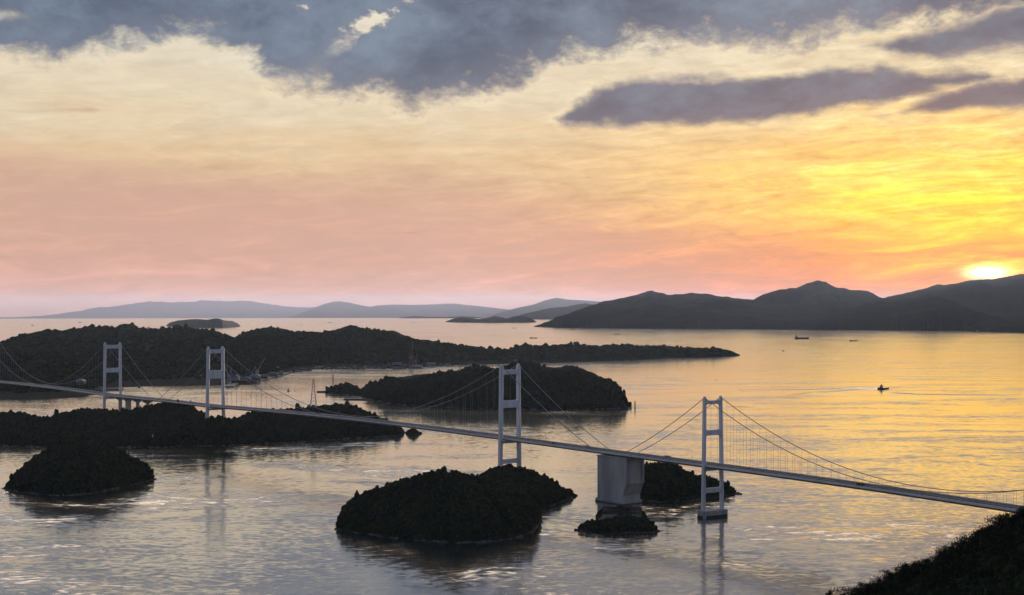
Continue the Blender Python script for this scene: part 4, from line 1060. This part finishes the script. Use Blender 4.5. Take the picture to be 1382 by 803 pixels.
sky = t.mix(t.m('MULTIPLY', t.ss(thin, .0, .8), .5), sky, lin((176, 122, 104)))
sky = t.vm('ADD', sky, t.vm('SCALE', (5.0, 3.6, 1.9), sc=core))
# the half of the sky behind the lookout is already dusk
back = t.ss(t.m('ABSOLUTE', az), .75, 2.2)
dusk = t.ramp(er, stops([(-.02, (92, 100, 122)), (.05, (106, 109, 124)), (.2, (98, 106, 126)), (.5, (80, 96, 126)), (.98, (66, 82, 112))]))
sky = t.mix(back, sky, t.vm('MULTIPLY', dusk, t.vm('ADD', (1.5, 1.5, 1.45), t.vm('SCALE', t.xyz(1, 1, 1), sc=t.m('MULTIPLY', cn2, .5)))))
nish = t.node('ShaderNodeTexSky', sky_type='NISHITA'); nish.sun_disc = False
nish.sun_elevation = SUN_EL; nish.sun_rotation = SUN_AZ; nish.altitude = 300; nish.dust_density = 2.0
sky = t.vm('ADD', sky, t.vm('SCALE', nish.outputs[0], sc=.010))
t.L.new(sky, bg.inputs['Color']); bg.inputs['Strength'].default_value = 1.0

sun = bpy.data.lights.new('sun', 'SUN'); sun.energy = 4.0; sun.color = (1.0, .76, .70); sun.angle = math.radians(.6)
so = bpy.data.objects.new('sun', sun); COL.objects.link(so)
so.rotation_euler = (-sdir).to_track_quat('-Z', 'Y').to_euler()

# ------------------------------------------------------------------ haze: one closed box of air round everything
def haze():
    m = bpy.data.materials.new('haze_air'); m.use_nodes = True; nt = m.node_tree
    nt.nodes.remove(nt.nodes['Principled BSDF'])
    v = nt.nodes.new('ShaderNodeVolumePrincipled'); v.inputs['Density'].default_value = 0.62e-5
    v.inputs['Color'].default_value = (.62, .80, 1.0, 1); v.inputs['Anisotropy'].default_value = .36
    nt.links.new(v.outputs[0], nt.nodes['Material Output'].inputs['Volume'])
    top = max(v.co.z for o in COL.objects if o.type == 'MESH' and o.get('kind') == 'structure' for v in o.data.vertices) + 20
    b = MB().box(-100000, 100000, -76000, 164000, -2100, top)
    tag(b.build('haze', m), None, None, None, 'stuff')
haze()

# ------------------------------------------------------------------ camera and output
cam = bpy.data.cameras.new('camera'); co = bpy.data.objects.new('camera', cam); COL.objects.link(co)
cam.sensor_width = 36.0; cam.lens = 36.0 * F / 1382.0; cam.shift_y = (YH - 401.5) / 1382.0
cam.clip_start = 1.0; cam.clip_end = 200000.0
co.location = (0, 0, H); co.rotation_euler = (math.pi / 2, 0, 0)
SC.camera = co
SC.view_settings.view_transform = 'Standard'; SC.view_settings.look = 'None'
SC.view_settings.exposure = 0.0; SC.view_settings.gamma = 1.0; SC.view_settings.use_curve_mapping = False
SC.cycles.max_bounces = 5; SC.cycles.diffuse_bounces = 2; SC.cycles.glossy_bounces = 3; SC.cycles.volume_bounces = 0
SC.cycles.use_denoising = True
SC.cycles.caustics_reflective = False; SC.cycles.caustics_refractive = False
W.cycles.sampling_method = 'MANUAL'; W.cycles.sample_map_resolution = 1024
